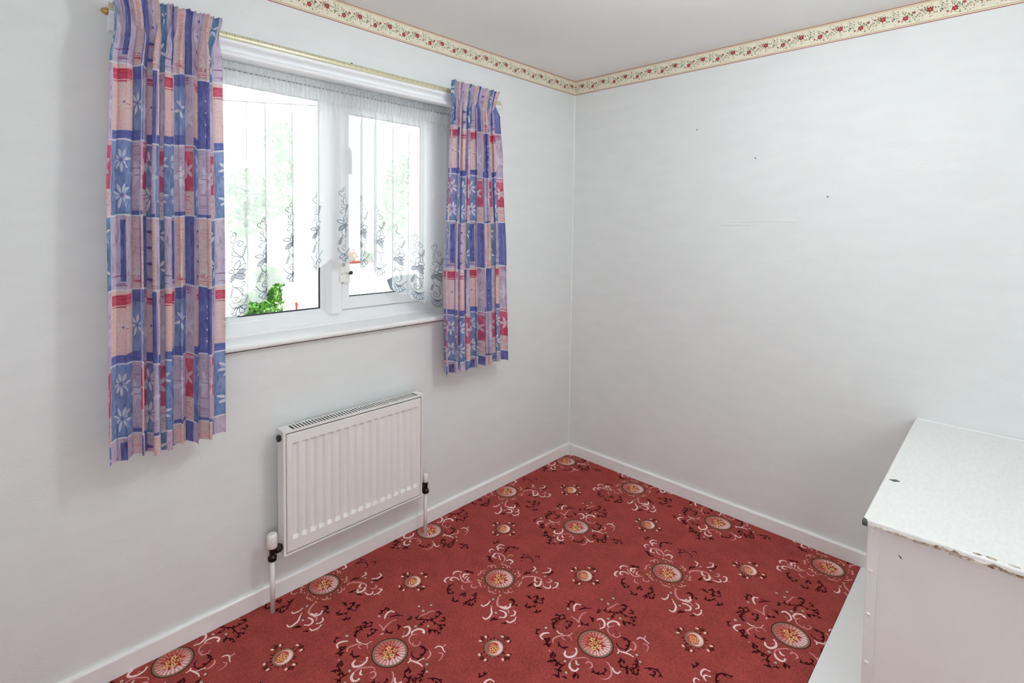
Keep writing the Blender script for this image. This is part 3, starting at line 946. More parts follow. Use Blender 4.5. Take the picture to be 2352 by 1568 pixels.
carpet = tag(b.build('carpet', M['carpet'], origin=(-1.6, -1.3, 0), calc=False), 'dark red fitted carpet woven with floral medallions', 'carpet')
import bmesh
bm = bmesh.new(); bm.from_mesh(carpet.data); bmesh.ops.recalc_face_normals(bm, faces=bm.faces); bm.to_mesh(carpet.data); bm.free()

tag(MB().box(-1.072, -0.016, -1.7475, -1.579, 0.0, 0.013).build('floor_board', M['gloss'], bevel=0.002), 'white painted board along the carpet edge at the foot of the box', 'board')

# ------------------------------------------------------------------ window
win = empty('window_1', (-1.58, 0.13, WZ0), kind='structure')
FY = 0.130                                           # inner face of the frame
def frame_rail(b, poly, axis, a, c): b.prism(poly, axis, a, c)
b = MB()
fo = dict(x0=WX0, x1=WX1, z0=1.036, z1=WZ1)
# outer frame: four rails with a stepped inner lip
b.box(fo['x0'], fo['x1'], FY, FY + 0.07, fo['z0'], 1.092); b.box(fo['x0'], fo['x1'], FY, FY + 0.07, 2.032, fo['z1'])
b.box(fo['x0'], -2.145, FY, FY + 0.07, 1.092, 2.032); b.box(-1.012, fo['x1'], FY, FY + 0.07, 1.092, 2.032)
b.build('window_frame', M['upvc'], win, bevel=0.003)
# sloping glazing bead round the left pane
def bead(b, x0, x1, z0, z1, y_in, y_out, w):
    """mitred bead: slopes from the frame face to the glass"""
    o = [(x0, z0), (x1, z0), (x1, z1), (x0, z1)]
    i = [(x0 + w, z0 + w), (x1 - w, z0 + w), (x1 - w, z1 - w), (x0 + w, z1 - w)]
    k = len(b.v)
    for yy, ring in ((y_in, o), (y_out - 0.012, i), (y_out, i), (y_out, o)):
        b.v += [(p[0], yy, p[1]) for p in ring]
    for r in range(3):
        for j in range(4):
            j2 = (j + 1) % 4
            b.face((k + r * 4 + j, k + r * 4 + j2, k + r * 4 + 4 + j2, k + r * 4 + 4 + j))
b = MB(); bead(b, -2.146, -1.636, 1.090, 2.034, FY + 0.002, FY + 0.034, 0.016)
b.build('glazing_bead', M['upvc'], win)
def gasket(b, x0, x1, z0, z1, y, w=0.004):
    b.box(x0, x1, y - 0.005, y, z0, z0 + w); b.box(x0, x1, y - 0.005, y, z1 - w, z1); b.box(x0, x0 + w, y - 0.005, y, z0 + w, z1 - w); b.box(x1 - w, x1, y - 0.005, y, z0 + w, z1 - w)
b = MB(); gasket(b, -2.130, -1.652, 1.106, 2.018, FY + 0.033, 0.0055)
b.build('glazing_gasket', M['dark'], win)
MB().box(-2.14, -1.643, FY + 0.033, FY + 0.038, 1.096, 2.028).build('glass_pane', M['glass'], win)
# mullion with chamfered edges standing proud of the frame
prof = [(-1.640, FY + 0.07), (-1.640, FY), (-1.622, FY - 0.024), (-1.575, FY - 0.024), (-1.567, FY - 0.016), (-1.567, FY + 0.07)]
b = MB().prism(prof, 2, 1.084, 2.045)
b.build('mullion', M['upvc'], win, bevel=0.002)
# opening sash on the right
b = MB()
sx0, sx1, sz0, sz1 = -1.566, -1.020, 1.098, 2.028
sy0 = FY - 0.012
def rail(b, outer4, inner4):
    pass
for (o1, o2, i1, i2) in (((sx0, sz0), (sx1, sz0), (-1.530, 1.139), (-1.094, 1.139)), ((sx1, sz0), (sx1, sz1), (-1.094, 1.139), (-1.094, 1.990)), ((sx1, sz1), (sx0, sz1), (-1.094, 1.990), (-1.530, 1.990)), ((sx0, sz1), (sx0, sz0), (-1.530, 1.990), (-1.530, 1.139))):
    k = len(b.v)
    for yy in (sy0, FY + 0.06): b.v += [(p[0], yy, p[1]) for p in (o1, o2, i2, i1)]
    for q in ((0, 1, 2, 3), (7, 6, 5, 4), (0, 4, 5, 1), (1, 5, 6, 2), (2, 6, 7, 3), (3, 7, 4, 0)): b.face([k + t for t in q])
sash = b.build('sash', M['upvc'], win, bevel=0.0015)
b = MB(); bead(b, -1.531, -1.093, 1.138, 1.991, sy0 + 0.002, FY + 0.028, 0.010)
b.build('glazing_bead', M['upvc'], sash)
b = MB(); gasket(b, -1.521, -1.103, 1.148, 1.981, FY + 0.027, 0.0045)
b.build('glazing_gasket', M['dark'], sash)
MB().box(-1.525, -1.099, FY + 0.027, FY + 0.032, 1.144, 1.985).build('glass_pane', M['glass'], sash)
# handle on the sash stile
b = MB(); b.box(-1.560, -1.536, sy0 - 0.008, sy0, 1.70, 1.83)
hd = b.build('window_handle', M['upvc'], sash, bevel=0.003)
MB().tube([(-1.548, sy0 - 0.006, 1.812), (-1.548, sy0 - 0.030, 1.812), (-1.546, sy0 - 0.037, 1.795), (-1.543, sy0 - 0.036, 1.70)], [0.008, 0.008, 0.009, 0.007], 10).build('lever', M['upvc'], hd)
# catch at the bottom of the mullion, with a dark turn screw
b = MB(); b.box(-1.585, -1.556, FY - 0.030, FY - 0.024, 1.222, 1.292); b.box(-1.566, -1.532, sy0 - 0.012, sy0, 1.216, 1.262); b.box(-1.560, -1.538, sy0 - 0.020, sy0, 1.262, 1.328)
ct = b.build('window_catch', M['cap'], win, bevel=0.002)
MB().lathe((-1.532, sy0 - 0.012, 1.262), [(0.009, 0.0), (0.009, -0.010), (0.005, -0.014)], 14, axis=1).build('turn_screw', M['dark'], ct)
MB().lathe((-1.576, FY - 0.030, 1.258), [(0.0035, 0.0), (0.002, -0.0015)], 10, axis=1).build('screw_head', M['steel'], ct)

# inner sill
prof = [(FY + 0.005, 1.036), (-0.022, 1.034)] + [(-0.022 + 0.011 * math.cos(q), 1.023 + 0.011 * math.sin(q)) for q in [PI / 2 + i * PI / 8 for i in range(1, 8)]] + [(-0.022, 1.012), (0.0, 1.010), (0.0, 1.004), (0.05, 1.004), (FY + 0.005, 1.004)]
b = MB().prism(prof, 0, -2.245, -0.915)
struct(b.build('trim_2', M['gloss'], origin=(-1.58, 0, 1.004)))
prof = [(FY + 0.001, 1.035), (FY - 0.012, 1.035), (FY - 0.011, 1.040), (FY - 0.004, 1.046), (FY + 0.001, 1.047)]
b = MB().prism(prof, 0, WX0 + 0.001, WX1 - 0.001)
struct(b.build('trim_3', M['gloss']))

# ------------------------------------------------------------------ curtain track
trk = empty('curtain_track', (-1.58, 0.0, 2.0510), 'white grooved curtain track with a gold key-pattern strip above the window', 'curtain track')
ty = -0.064
TX0, TX1 = -2.435, -0.742
prof = [(ty, 2.1330), (ty, 2.1120), (ty - 0.005, 2.1100), (ty - 0.005, 2.1005), (ty - 0.0025, 2.0998), (ty - 0.0025, 2.0986), (ty - 0.005, 2.0978)]
prof += [(ty - 0.005 + 0.020 * math.sin(PI * i / 10) ** 0.8, 2.0960 - 0.028 * i / 10) for i in range(1, 10)]
prof += [(ty - 0.003, 2.0670), (ty - 0.008, 2.0650), (ty - 0.009, 2.0560), (ty - 0.004, 2.0520), (ty + 0.028, 2.0520), (ty + 0.028, 2.1330)]
MB().prism(prof, 0, TX0, TX1).build('track_rail', M['upvc'], trk)
n = 60
xs = [TX0 + (TX1 - TX0) * i / n for i in range(n + 1)]
bow = [(2.1125, 0.0), (2.1170, 0.0022), (2.1230, 0.003), (2.1290, 0.0022), (2.1335, 0.0)]
P = [[(x, ty - 0.001 - d, z) for x in xs] for z, d in bow]
UV = [[((x + 1.607) / 0.0262 + 80, (z - 2.1125) / 0.021) for x in xs] for z, d in bow]
MB().grid(P, UV).build('greek_key_strip', M['key'], trk, calc=False)
for x in (-2.30, -1.58, -0.86):
    MB().box(x - 0.012, x + 0.012, ty + 0.028, 0.0, 2.0810, 2.1110).build('bracket', M['upvc'], trk, bevel=0.001)
for x, s_ in ((TX0, -1), (TX1, 1)):
    MB().lathe((x, ty + 0.012, 2.1090), [(0.010, 0), (0.012, 0.004 * s_), (0.007, 0.014 * s_), (0.003, 0.018 * s_)], 12, axis=0).build('end_stop', M['goldcap'], trk)

# ------------------------------------------------------------------ printed curtains
def sstep(a, c, t):
    t = min(1, max(0, (t - a) / (c - a))); return t * t * (3 - 2 * t)
def make_curtain(name, keys, nf, seed, y0, zt, zb, u_off, label, group):
    """keys: (z, x left, x right); folds deepen below the pencil-pleat heading"""
    rs = random.Random(seed)
    ph = [rs.uniform(0, 6.28) for _ in range(6)]
    ks = sorted(keys)
    def xlr(z):
        if z <= ks[0][0]: return ks[0][1:]
        for (z0, l0, r0), (z1, l1, r1) in zip(ks[:-1], ks[1:]):
            if z <= z1:
                t = (z - z0) / (z1 - z0); t = t * t * (3 - 2 * t); return l0 + (l1 - l0) * t, r0 + (r1 - r0) * t
        return ks[-1][1:]
    ZH = 2.088
    nu = nf * 34
    def pt(u, z):
        l, r = xlr(z)
        w = r - l
        body = 1 - sstep(ZH - 0.06, ZH + 0.012, z)
        p = 2 * PI * nf * (u + 0.012 * math.sin(2 * PI * 1.3 * u + ph[0]) + 0.004 * math.sin(z * 3 + ph[1])) + ph[2] * 0
        amp = 0.033 * (0.75 + 0.35 * math.sin(2 * PI * 2.3 * u + ph[3])) * (0.8 + 0.2 * sstep(2.0, 1.2, z))
        om = 0.30 * w / nf * (0.9 + 0.5 * math.sin(2 * PI * 1.7 * u + ph[4]))
        x = l + w * u - om * math.sin(2 * p) * body * 0.9
        y = y0 - amp * math.cos(p) * body - 0.003 * math.sin(p * 2 + z * 4 + ph[5]) * body
        hd = 1 - body
        pg = 2 * PI * nf * 2.6 * (u + 0.01 * math.sin(2 * PI * 3 * u + ph[1]))
        ruff = 1 + 1.2 * sstep(2.14, zt, z)
        x += -0.0022 * math.sin(2 * pg) * hd
        y += hd * (-0.002 - 0.0055 * ruff * math.cos(pg) - 0.003 * math.sin(pg * 0.37 + ph[3]))
        return (x, y, z)
    # cloth length at mid height
    Lc = 0; q = None
    cum = [0.0]
    for i in range(nu + 1):
        p = pt(i / nu, 1.4)
        if q: Lc += math.hypot(p[0] - q[0], p[1] - q[1]); cum.append(Lc)
        q = p
    root = empty(name, ((keys[0][1] + keys[0][2]) / 2, y0, zb), label, 'curtain', group)
    def sheet(z0, z1, nz, nm, hem=False):
        P, UV = [], []
        for k in range(nz + 1):
            z = z0 + (z1 - z0) * k / nz
            row = [pt(i / nu, z) for i in range(nu + 1)]
            if hem:
                w_ = (1 - k / nz) ** 6
                row = [(p[0], p[1], p[2] + w_ * 0.006 * math.sin(i / nu * 17 + ph[1])) for i, p in enumerate(row)]
            if nm == 'heading' and k == nz:
                row = [(p[0], p[1], p[2] + 0.003 * math.sin(i / nu * nf * 5 + ph[2])) for i, p in enumerate(row)]
            P.append(row)
            UV.append([(cum[i] / CW + u_off, (z - 1.045) / CH + 5 + 0.008 * math.sin(cum[i] * 12 + ph[0])) for i in range(nu + 1)])
        return MB().grid(P, UV).build(nm, M['curtain'], root, calc=False)
    sheet(zb, ZH, 90, 'drape', True)
    sheet(ZH, zt, 16, 'heading')
    return root
make_curtain('curtain', [(0.75, -2.462, -2.152), (1.50, -2.454, -2.147), (1.95, -2.440, -2.147), (2.05, -2.428, -2.148), (2.09, -2.430, -2.143), (2.158, -2.440, -2.130)], 8, 11, -0.110, 2.157, 0.757, 0.10,
             'blue, lilac and red patchwork-print curtain at the window end away from the corner', 'short printed curtains')
make_curtain('curtain', [(0.76, -1.158, -0.758), (1.30, -1.160, -0.775), (1.80, -1.142, -0.806), (2.05, -1.130, -0.832), (2.09, -1.130, -0.826), (2.165, -1.130, -0.806)], 8, 5, -0.110, 2.162, 0.772, 0.05,
             'blue, lilac and red patchwork-print curtain at the window end nearest the corner', 'short printed curtains')

# ------------------------------------------------------------------ net curtain in the window recess
net = empty('net_curtain', (-1.58, 0.05, 1.06), 'white lace net curtain with an arched scalloped hem over the panes', 'net curtain')
hemk = [(-2.20, 1.085), (-2.077, 1.095), (-1.954, 1.172), (-1.863, 1.232), (-1.735, 1.280), (-1.656, 1.305), (-1.590, 1.312), (-1.508, 1.295), (-1.394, 1.236), (-1.297, 1.150), (-1.153, 1.090), (-1.055, 1.052), (-0.955, 1.045)]
def hem_z(x):
    if x <= hemk[0][0]: return hemk[0][1]
    for (a, za), (c, zc) in zip(hemk[:-1], hemk[1:]):
        if x <= c: return za + (zc - za) * (x - a) / (c - a)
    return hemk[-1][1]
NF = 13
nx0, nx1, nzt = -2.196, -0.960, 2.030
nph = [random.Random(19).uniform(0, 6.28) for _ in range(4)]
def npt(u, z):
    w = nx1 - nx0
    g_ = sstep(1.90, 2.03, z)
    p = 2 * PI * NF * (u + 0.016 * math.sin(2 * PI * 2.1 * u + nph[0]) + 0.007 * math.sin(2 * PI * 5 * u + 1.0))
    x = nx0 + w * u - (0.018 * (0.9 + 0.35 * math.sin(2 * PI * 3.1 * u + 2))) * math.sin(p) * (1 - g_)
    y = 0.052 - 0.016 * math.cos(p) * (1 - 0.6 * g_) - 0.003 * math.sin(3.1 * p + 1) * (1 - g_)
    pg = 2 * PI * NF * 5.3 * u
    x += -0.0022 * math.sin(2 * pg) * g_; y += -0.006 * math.cos(pg) * g_
    return x, y
NU = NF * 40
cumn = [0.0]; q = None
for i in range(NU + 1):
    p = npt(i / NU, 1.5)
    if q: cumn.append(cumn[-1] + math.hypot(p[0] - q[0], p[1] - q[1]))
    q = p
P, UV = [], []
NZ = 60
for k in range(NZ + 1):
    t = k / NZ
    rowp, rowu = [], []
    for i in range(NU + 1):
        zb = hem_z(nx0 + (nx1 - nx0) * i / NU)
        z = zb + (nzt - zb) * t
        x, y = npt(i / NU, z)
        rowp.append((x, y, z)); rowu.append((cumn[i] / LW_, (z - zb) / LH_))
    P.append(rowp); UV.append(rowu)
MB().grid(P, UV).build('net_cloth', M['lace'], net, calc=False)
# gathered casing and frill above the wire
P, UV = [], []
for k, (z, dy) in enumerate(((1.985, 0.0), (2.000, -0.003), (2.014, -0.007), (2.028, -0.007), (2.036, -0.002), (2.046, -0.004), (2.060, -0.007))):
    rowp = []
    for i in range(NU * 2 + 1):
        u = i / (NU * 2)
        pg = 2 * PI * NF * 5.3 * u
        a_ = (0.006, 0.007, 0.008, 0.007, 0.003, 0.006, 0.009)[k]
        rowp.append((nx0 + (nx1 - nx0) * u - 0.0024 * math.sin(2 * pg), 0.034 + dy - a_ * math.cos(pg + 0.7 * math.sin(u * 60)), z + (0.004 * math.sin(pg * 0.31) if k == 6 else 0)))
    P.append(rowp); UV.append([(i * 0.01, 1.5 + k * 0.05) for i in range(NU * 2 + 1)])
MB().grid(P, UV).build('heading', M['lace'], net, calc=False)
MB().tube([(nx0 - 0.002, 0.034, 2.036), (nx1 + 0.003, 0.034, 2.036)], 0.0026, 8).build('curtain_wire', M['wire'], net)

# ------------------------------------------------------------------ radiator
rad = empty('radiator', (-1.607, -0.065, 0.0), 'white ridged panel radiator with a slotted top grille under the window', 'radiator')
RX0, RX1, RZ0, RZ1, RYF = -1.930, -1.278, 0.226, 0.6885, -0.100
# front panel: seventeen pressed channels
px0, px1 = RX0 + 0.012, RX1 - 0.006
nch = 17
pitch = (px1 - px0 - 0.03) / nch
xl = [px0, px0 + 0.004]
dl = [0.004, 0.0]
for i in range(nch):
    c0 = px0 + 0.018 + pitch * i
    for dx, d in ((0.08, 0), (0.28, 1), (0.66, 1), (0.92, 0)):
        xl.append(c0 + pitch * dx); dl.append(d)
xl += [px1 - 0.004, px1]; dl += [0.0, 0.004]
zrows = [(RZ0, 0.006, 0), (RZ0 + 0.004, 0.0, 0), (RZ0 + 0.046, 0.0, 0), (RZ0 + 0.060, 0.0, 1), (RZ1 - 0.048, 0.0, 1), (RZ1 - 0.041, 0.0, 0), (RZ1 - 0.006, 0.0, 0), (RZ1, 0.008, 0)]
P = []
for z, off, on in zrows:
    row = []
    for x, d in zip(xl, dl):
        dd = (0.0100 * on if d == 1 else (d if d < 0.1 else 0.0)) + off
        row.append((x, RYF + dd, z))
    P.append(row)
b = MB(); b.grid(P, smooth=False)
front = b.build('front_panel', M['rad'], rad)
md = front.modifiers.new('plate', 'SOLIDIFY'); md.thickness = 0.002; md.offset = -1
md = front.modifiers.new('edge', 'BEVEL'); md.width = 0.0012; md.segments = 2; md.limit_method = 'ANGLE'; md.angle_limit = math.radians(20)
MB().box(RX0 + 0.006, RX1 - 0.004, RYF + 0.012, -0.048, RZ0 + 0.004, RZ1 - 0.004).build('inner_body', M['rad'], rad, bevel=0.004)
for x0, x1 in ((RX0, RX0 + 0.010), (RX1 - 0.004, RX1 + 0.003)):
    b = MB(); b.box(x0, x1, RYF + 0.002, -0.045, RZ0 - 0.004, RZ1 + 0.004)
    b.build('side_panel', M['rad'], rad, bevel=0.0015)
MB().box(RX0, RX1, RYF - 0.001, RYF + 0.010, RZ0 - 0.008, RZ0 - 0.003).build('bottom_lip', M['rad'], rad, bevel=0.001)
# top grille: real slots
gx0, gx1, gy0, gy1, gz0, gz1 = RX0 - 0.002, RX1 + 0.005, RYF - 0.002, -0.042, RZ1 + 0.0025, RZ1 + 0.0115
b = MB()
b.box(gx0, gx1, gy0, gy0 + 0.006, gz1 - 0.002, gz1); b.box(gx0, gx1, gy1 - 0.006, gy1, gz1 - 0.002, gz1)
b.box(gx0, gx1, gy0, gy0 + 0.002, gz0, gz1 - 0.002); b.box(gx0, gx1, gy1 - 0.002, gy1, gz0, gz1 - 0.002)
b.box(gx0, gx0 + 0.040, gy0 + 0.006, gy1 - 0.006, gz1 - 0.002, gz1); b.box(gx1 - 0.028, gx1, gy0 + 0.006, gy1 - 0.006, gz1 - 0.002, gz1)
b.box(gx0, gx0 + 0.002, gy0 + 0.002, gy1 - 0.002, gz0, gz1 - 0.002); b.box(gx1 - 0.002, gx1, gy0 + 0.002, gy1 - 0.002, gz0, gz1 - 0.002)
ns = 45
s0, s1 = gx0 + 0.040, gx1 - 0.028
for i in range(ns):
    c = s0 + (s1 - s0) * (i + 1) / (ns + 1)
    b.box(c - 0.0030, c + 0.0030, gy0 + 0.006, gy1 - 0.006, gz1 - 0.002, gz1)
b.build('top_grille', M['rad'], rad)
MB().box(RX0 + 0.004, RX1 - 0.003, RYF + 0.004, -0.046, RZ1 - 0.003, RZ1 + 0.0062).build('grille_shade_block', M['slot_shade'], rad)  # solid dark block standing in for the shade seen through the slots
MB().lathe((RX0, -0.070, RZ1 - 0.020), [(0.011, 0.0), (0.013, -0.004), (0.013, -0.010), (0.008, -0.013)], 18, axis=0).build('vent_plug', M['dark'], rad)

def valve(px, py, side, capr, cz0, cz1, fl):
    """pipe up from the floor, dark valve body with a tail into the radiator, white cap"""
    pz = 0.212
    MB().tube([(px, py, CT + 0.0005), (px, py, pz + 0.012)], 0.0085, 16).build('pipe', M['rad'], rad)
    b = MB()
    b.lathe((px, py, pz), [(0.0125, 0.0), (0.0165, 0.003), (0.0165, 0.016), (0.0125, 0.020), (0.0105, 0.022), (0.0105, 0.040), (0.0125, 0.046), (0.0120, cz0 - pz + 0.004)], 18)
    tx = RX0 + 0.002 if side < 0 else RX1 + 0.001
    d = 1 if side < 0 else -1
    b.lathe((px, py, pz + 0.038), [(0.0095, 0.0), (0.0095, d * 0.010), (0.0165, d * 0.011), (0.0165, d * (abs(tx - px) - 0.008)), (0.0120, d * (abs(tx - px) - 0.006)), (0.0120, d * abs(tx - px))], 6 if side < 0 else 14, axis=0)
    vb = b.build('valve', M['brass'], rad, bevel=0.0008)
    MB().lathe((px, py, cz0), [(capr * 0.80, 0.0), (capr, 0.004), (capr, (cz1 - cz0) * 0.86), (capr * 0.84, cz1 - cz0 - 0.001), (capr * 0.55, cz1 - cz0)], 40, flute=fl, nfl=10).build('valve_cap', M['cap'], vb)
valve(-1.966, -0.078, -1, 0.0185, 0.262, 0.316, 0.035)
valve(-1.240, -0.078, 1, 0.0115, 0.262, 0.306, 0.0)
for x in (-1.80, -1.42): MB().box(x - 0.015, x + 0.015, -0.048, 0.0, 0.30, 0.60).build('wall_bracket', M['rad'], rad, bevel=0.002)

# ------------------------------------------------------------------ white stair bulkhead box
bx = empty('stair_bulkhead_box', (-0.52, -2.24, 0.0), 'white painted box with a worn top and chipped front edge against the wall', 'box')
BZ = 0.707
b = MB()
rs = random.Random(2)
# top board with a worn, uneven front edge
front_e = []
y = -1.737
while y > YB + 0.001:
    front_e.append((-1.056 + rs.uniform(-0.0022, 0.0022), y)); y -= rs.uniform(0.012, 0.03)
front_e.append((-1.056, YB + 0.001))
front_e[0] = (-1.045, -1.736); front_e.insert(1, (-1.053, -1.740))
poly = [(-0.004, -1.736)] + front_e + [(-0.004, YB + 0.001)]
MB().prism(poly, 2, BZ - 0.020, BZ).build('top_board', M['boxtop'], bx, bevel=0.004)
MB().box(-1.030, -1.018, YB + 0.001, -1.748, 0.0, BZ - 0.020).build('front_panel', M['box'], bx)
MB().box(-1.018, -0.020, -1.760, -1.750, 0.013, BZ - 0.020).build('side_panel', M['box'], bx)
post = MB().box(-1.036, -1.008, -1.7695, -1.7445, 0.013, BZ - 0.020).build('corner_post', M['box'], bx, bevel=0.0025)
for z in (0.668, 0.560, 0.438, 0.304, 0.17, 0.06):
    MB().lathe((-1.036, -1.7545, z), [(0.0052, 0.001), (0.0052, -0.0012), (0.003, -0.0026)], 12, axis=0).build('screw_head', M['cap'], post)
# bare edge where the paint has flaked off: one ragged strip along the front edge
lo, hi = [], []
y = -1.762
while y > -2.42:
    g_ = 0.45 if y > -1.80 else (0.8 if y > -1.90 else 1.0)
    c_ = BZ - 0.0125
    lo.append((y, c_ - g_ * rs.uniform(0.0025, 0.0060))); hi.append((y, c_ + g_ * rs.choice((0.0010, 0.0030, 0.0050, 0.0090)) * rs.uniform(0.6, 1.1)))
    y -= rs.uniform(0.006, 0.020)
b = MB()
n_ = len(lo)
for xx in (-1.0596, -1.050):
    b.v += [(xx, p[0], p[1]) for p in lo] + [(xx, p[0], p[1]) for p in hi]
for i in range(n_ - 1):
    b.face((i, i + 1, n_ + i + 1, n_ + i)); o2 = 2 * n_
    b.face((o2 + i, o2 + n_ + i, o2 + n_ + i + 1, o2 + i + 1)); b.face((i, o2 + i, o2 + i + 1, i + 1)); b.face((n_ + i, n_ + i + 1, o2 + n_ + i + 1, o2 + n_ + i))
b.face((0, n_, o2 + n_, o2)); b.face((n_ - 1, o2 + n_ - 1, o2 + 2 * n_ - 1, 2 * n_ - 1))
b.build('chipped_edge', M['chip'], bx)
for (px_, py_, l1, l2) in ((-1.044, -1.985, 0.008, 0.012), (-1.047, -1.960, 0.006, 0.012), (-1.047, -2.022, 0.006, 0.014)):
    k = [(px_ + l1 * math.cos(a) * rs.uniform(0.6, 1), py_ + l2 * math.sin(a) * rs.uniform(0.6, 1)) for a in [i * PI / 4 for i in range(8)]]
    MB().prism(k, 2, BZ - 0.002, BZ + 0.0005).build('bare_patch', M['chip'], bx)
b = MB()
b.prism([(-0.735, -1.748), (-0.742, -1.762), (-0.728, -1.776), (-0.720, -1.764)], 2, BZ - 0.002, BZ + 0.0006)
b.build('paint_chip', M['dkchip'], bx)
MB().lathe((-1.0520, -1.7405, BZ - 0.019), [(0.0065, 0.0), (0.0068, 0.010), (0.004, 0.0175)], 12).build('bare_corner', M['dkchip'], bx)
MB().prism([(-1.810, 0.629), (-1.815, 0.621), (-1.820, 0.619), (-1.816, 0.626)], 0, -1.0306, -1.028).build('paint_chip', M['dkchip'], bx)
prof = [(-0.002, BZ), (-0.007, BZ)] + [(-0.002 - 0.005 * math.cos(q), BZ + 0.006 * math.sin(q)) for q in (0.5, 1.0)] + [(-0.002, BZ + 0.006)]
MB().prism(prof, 1, YB + 0.002, -1.742).build('sealant_bead', M['corner'], bx)

# ------------------------------------------------------------------ unseen ceiling lamp added for brightness, placed by the shadow direction
LX, LY, LZ = -1.32, -1.56, 2.24
lp = empty('unseen_pendant_lamp', (LX, LY, LZ - 0.10), 'unseen globe lamp added at the ceiling to brighten the room, placed by the curtain shadows', 'lamp')
MB().lathe((LX, LY, LZ), [(0.10 * math.sin(PI * i / 14) + 1e-3, -0.10 * math.cos(PI * i / 14)) for i in range(15)], 28).build('globe', M['lamp'], lp)
MB().tube([(LX, LY, LZ + 0.098), (LX, LY, H - 0.02)], 0.004, 8).build('cord', M['cap'], lp)
MB().lathe((LX, LY, H - 0.03), [(0.02, 0), (0.045, 0.01), (0.05, 0.0298)], 20).build('ceiling_rose', M['cap'], lp)

# unseen standing lamp added behind the camera as fill light
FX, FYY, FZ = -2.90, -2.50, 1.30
fl_ = empty('added_floor_lamp', (FX, FYY, CT), 'unseen standing globe lamp added at the back of the room to brighten it', 'lamp')
MB().lathe((FX, FYY, FZ), [(0.16 * math.sin(PI * i / 14) + 1e-3, -0.16 * math.cos(PI * i / 14)) for i in range(15)], 28).build('globe', M['fill_lamp'], fl_)
MB().tube([(FX, FYY, CT + 0.02), (FX, FYY, FZ - 0.155)], 0.012, 12).build('pole', M['steel'], fl_)
MB().lathe((FX, FYY, CT), [(0.14, 0), (0.14, 0.012), (0.03, 0.024)], 28).build('base', M['steel'], fl_)

# ------------------------------------------------------------------ outside the window
GZ = -0.60
struct(MB().box(-8, 22, WD, 26, GZ - 0.1, GZ).build('ground', M['drive'], origin=(0, 10, GZ - 0.1)))
tag(MB().box(-4, 14, 6.25, 6.47, GZ, 0.71).build('garden_wall', M['render'], bevel=0.01), 'white rendered garden wall behind the car, topped by terracotta planters', 'wall')

def leaf_cloud(b, rs, centre, rx, ry, rz, n, sz):
    for _ in range(n):
        while True:
            p = [rs.uniform(-1, 1) for _ in range(3)]
            d = sum(t * t for t in p)
            if 0.25 < d < 1: break
        c = Vector((centre[0] + p[0] * rx, centre[1] + p[1] * ry, centre[2] + p[2] * rz))
        a = Vector((rs.uniform(-1, 1), rs.uniform(-1, 1), rs.uniform(-0.6, 1))).normalized()
        t = a.cross(Vector((rs.uniform(-1, 1), rs.uniform(-1, 1), rs.uniform(-1, 1)))).normalized()
        s_ = sz * rs.uniform(0.7, 1.3)
        k = len(b.v)
        b.v += [tuple(c), tuple(c + a * s_ * 0.5 + t * s_ * 0.32), tuple(c + a * s_), tuple(c + a * s_ * 0.5 - t * s_ * 0.32)]
        b.face((k, k + 1, k + 2, k + 3))

def plant(name, x, y, z0, blobs, n, sz, mt, trunk, label, cat, seed, group=None):
    rs = random.Random(seed)
    root = empty(name, (x, y, z0), label, cat, group)
    b = MB()
    tz = max(bb[2] for bb in blobs) 
    for k in range(trunk[1]):
        a = k * 2.4
        b.tube([(x, y, z0), (x + 0.3 * (blobs[k % len(blobs)][0] - x) + trunk[0] * math.cos(a), y + trunk[0] * math.sin(a), z0 + 0.5 * (blobs[k % len(blobs)][2] - z0)), blobs[k % len(blobs)][:3]], [trunk[0], trunk[0] * 0.7, trunk[0] * 0.3], 7)
    b.build('trunk' if trunk[0] > 0.03 else 'stem', M['leafstem'], root)
    b = MB()
    for (cx, cy, cz, rx, ry, rz) in blobs: leaf_cloud(b, rs, (cx, cy, cz), rx, ry, rz, n, sz)
    b.build('foliage', mt, root, calc=False)
    return root
plant('shrub', -1.10, 2.2, GZ, [(-1.10, 2.2, 0.30, 0.22, 0.26, 0.35), (-1.09, 2.2, 0.74, 0.13, 0.16, 0.26), (-1.04, 2.22, 0.98, 0.08, 0.14, 0.16), (-1.20, 2.15, 0.84, 0.08, 0.1, 0.09)], 620, 0.045, M['green'], (0.014, 4),
      'leafy bright green shrub close outside the left pane', 'shrub', 3)
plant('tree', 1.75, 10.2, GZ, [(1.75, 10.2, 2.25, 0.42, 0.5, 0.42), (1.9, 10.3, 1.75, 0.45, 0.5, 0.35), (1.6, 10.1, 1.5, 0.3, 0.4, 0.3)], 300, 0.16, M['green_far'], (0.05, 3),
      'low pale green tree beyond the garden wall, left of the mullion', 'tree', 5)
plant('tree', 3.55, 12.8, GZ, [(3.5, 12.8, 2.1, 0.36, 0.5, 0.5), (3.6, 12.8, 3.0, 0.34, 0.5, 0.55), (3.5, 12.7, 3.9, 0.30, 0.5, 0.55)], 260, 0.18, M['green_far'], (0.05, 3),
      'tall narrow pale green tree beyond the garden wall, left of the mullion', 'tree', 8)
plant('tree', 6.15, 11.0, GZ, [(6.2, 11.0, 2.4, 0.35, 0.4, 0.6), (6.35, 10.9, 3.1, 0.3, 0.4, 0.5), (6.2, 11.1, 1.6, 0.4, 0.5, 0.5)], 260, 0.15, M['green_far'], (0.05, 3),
      'pale green tree beyond the garden wall, seen through the right pane', 'tree', 6)

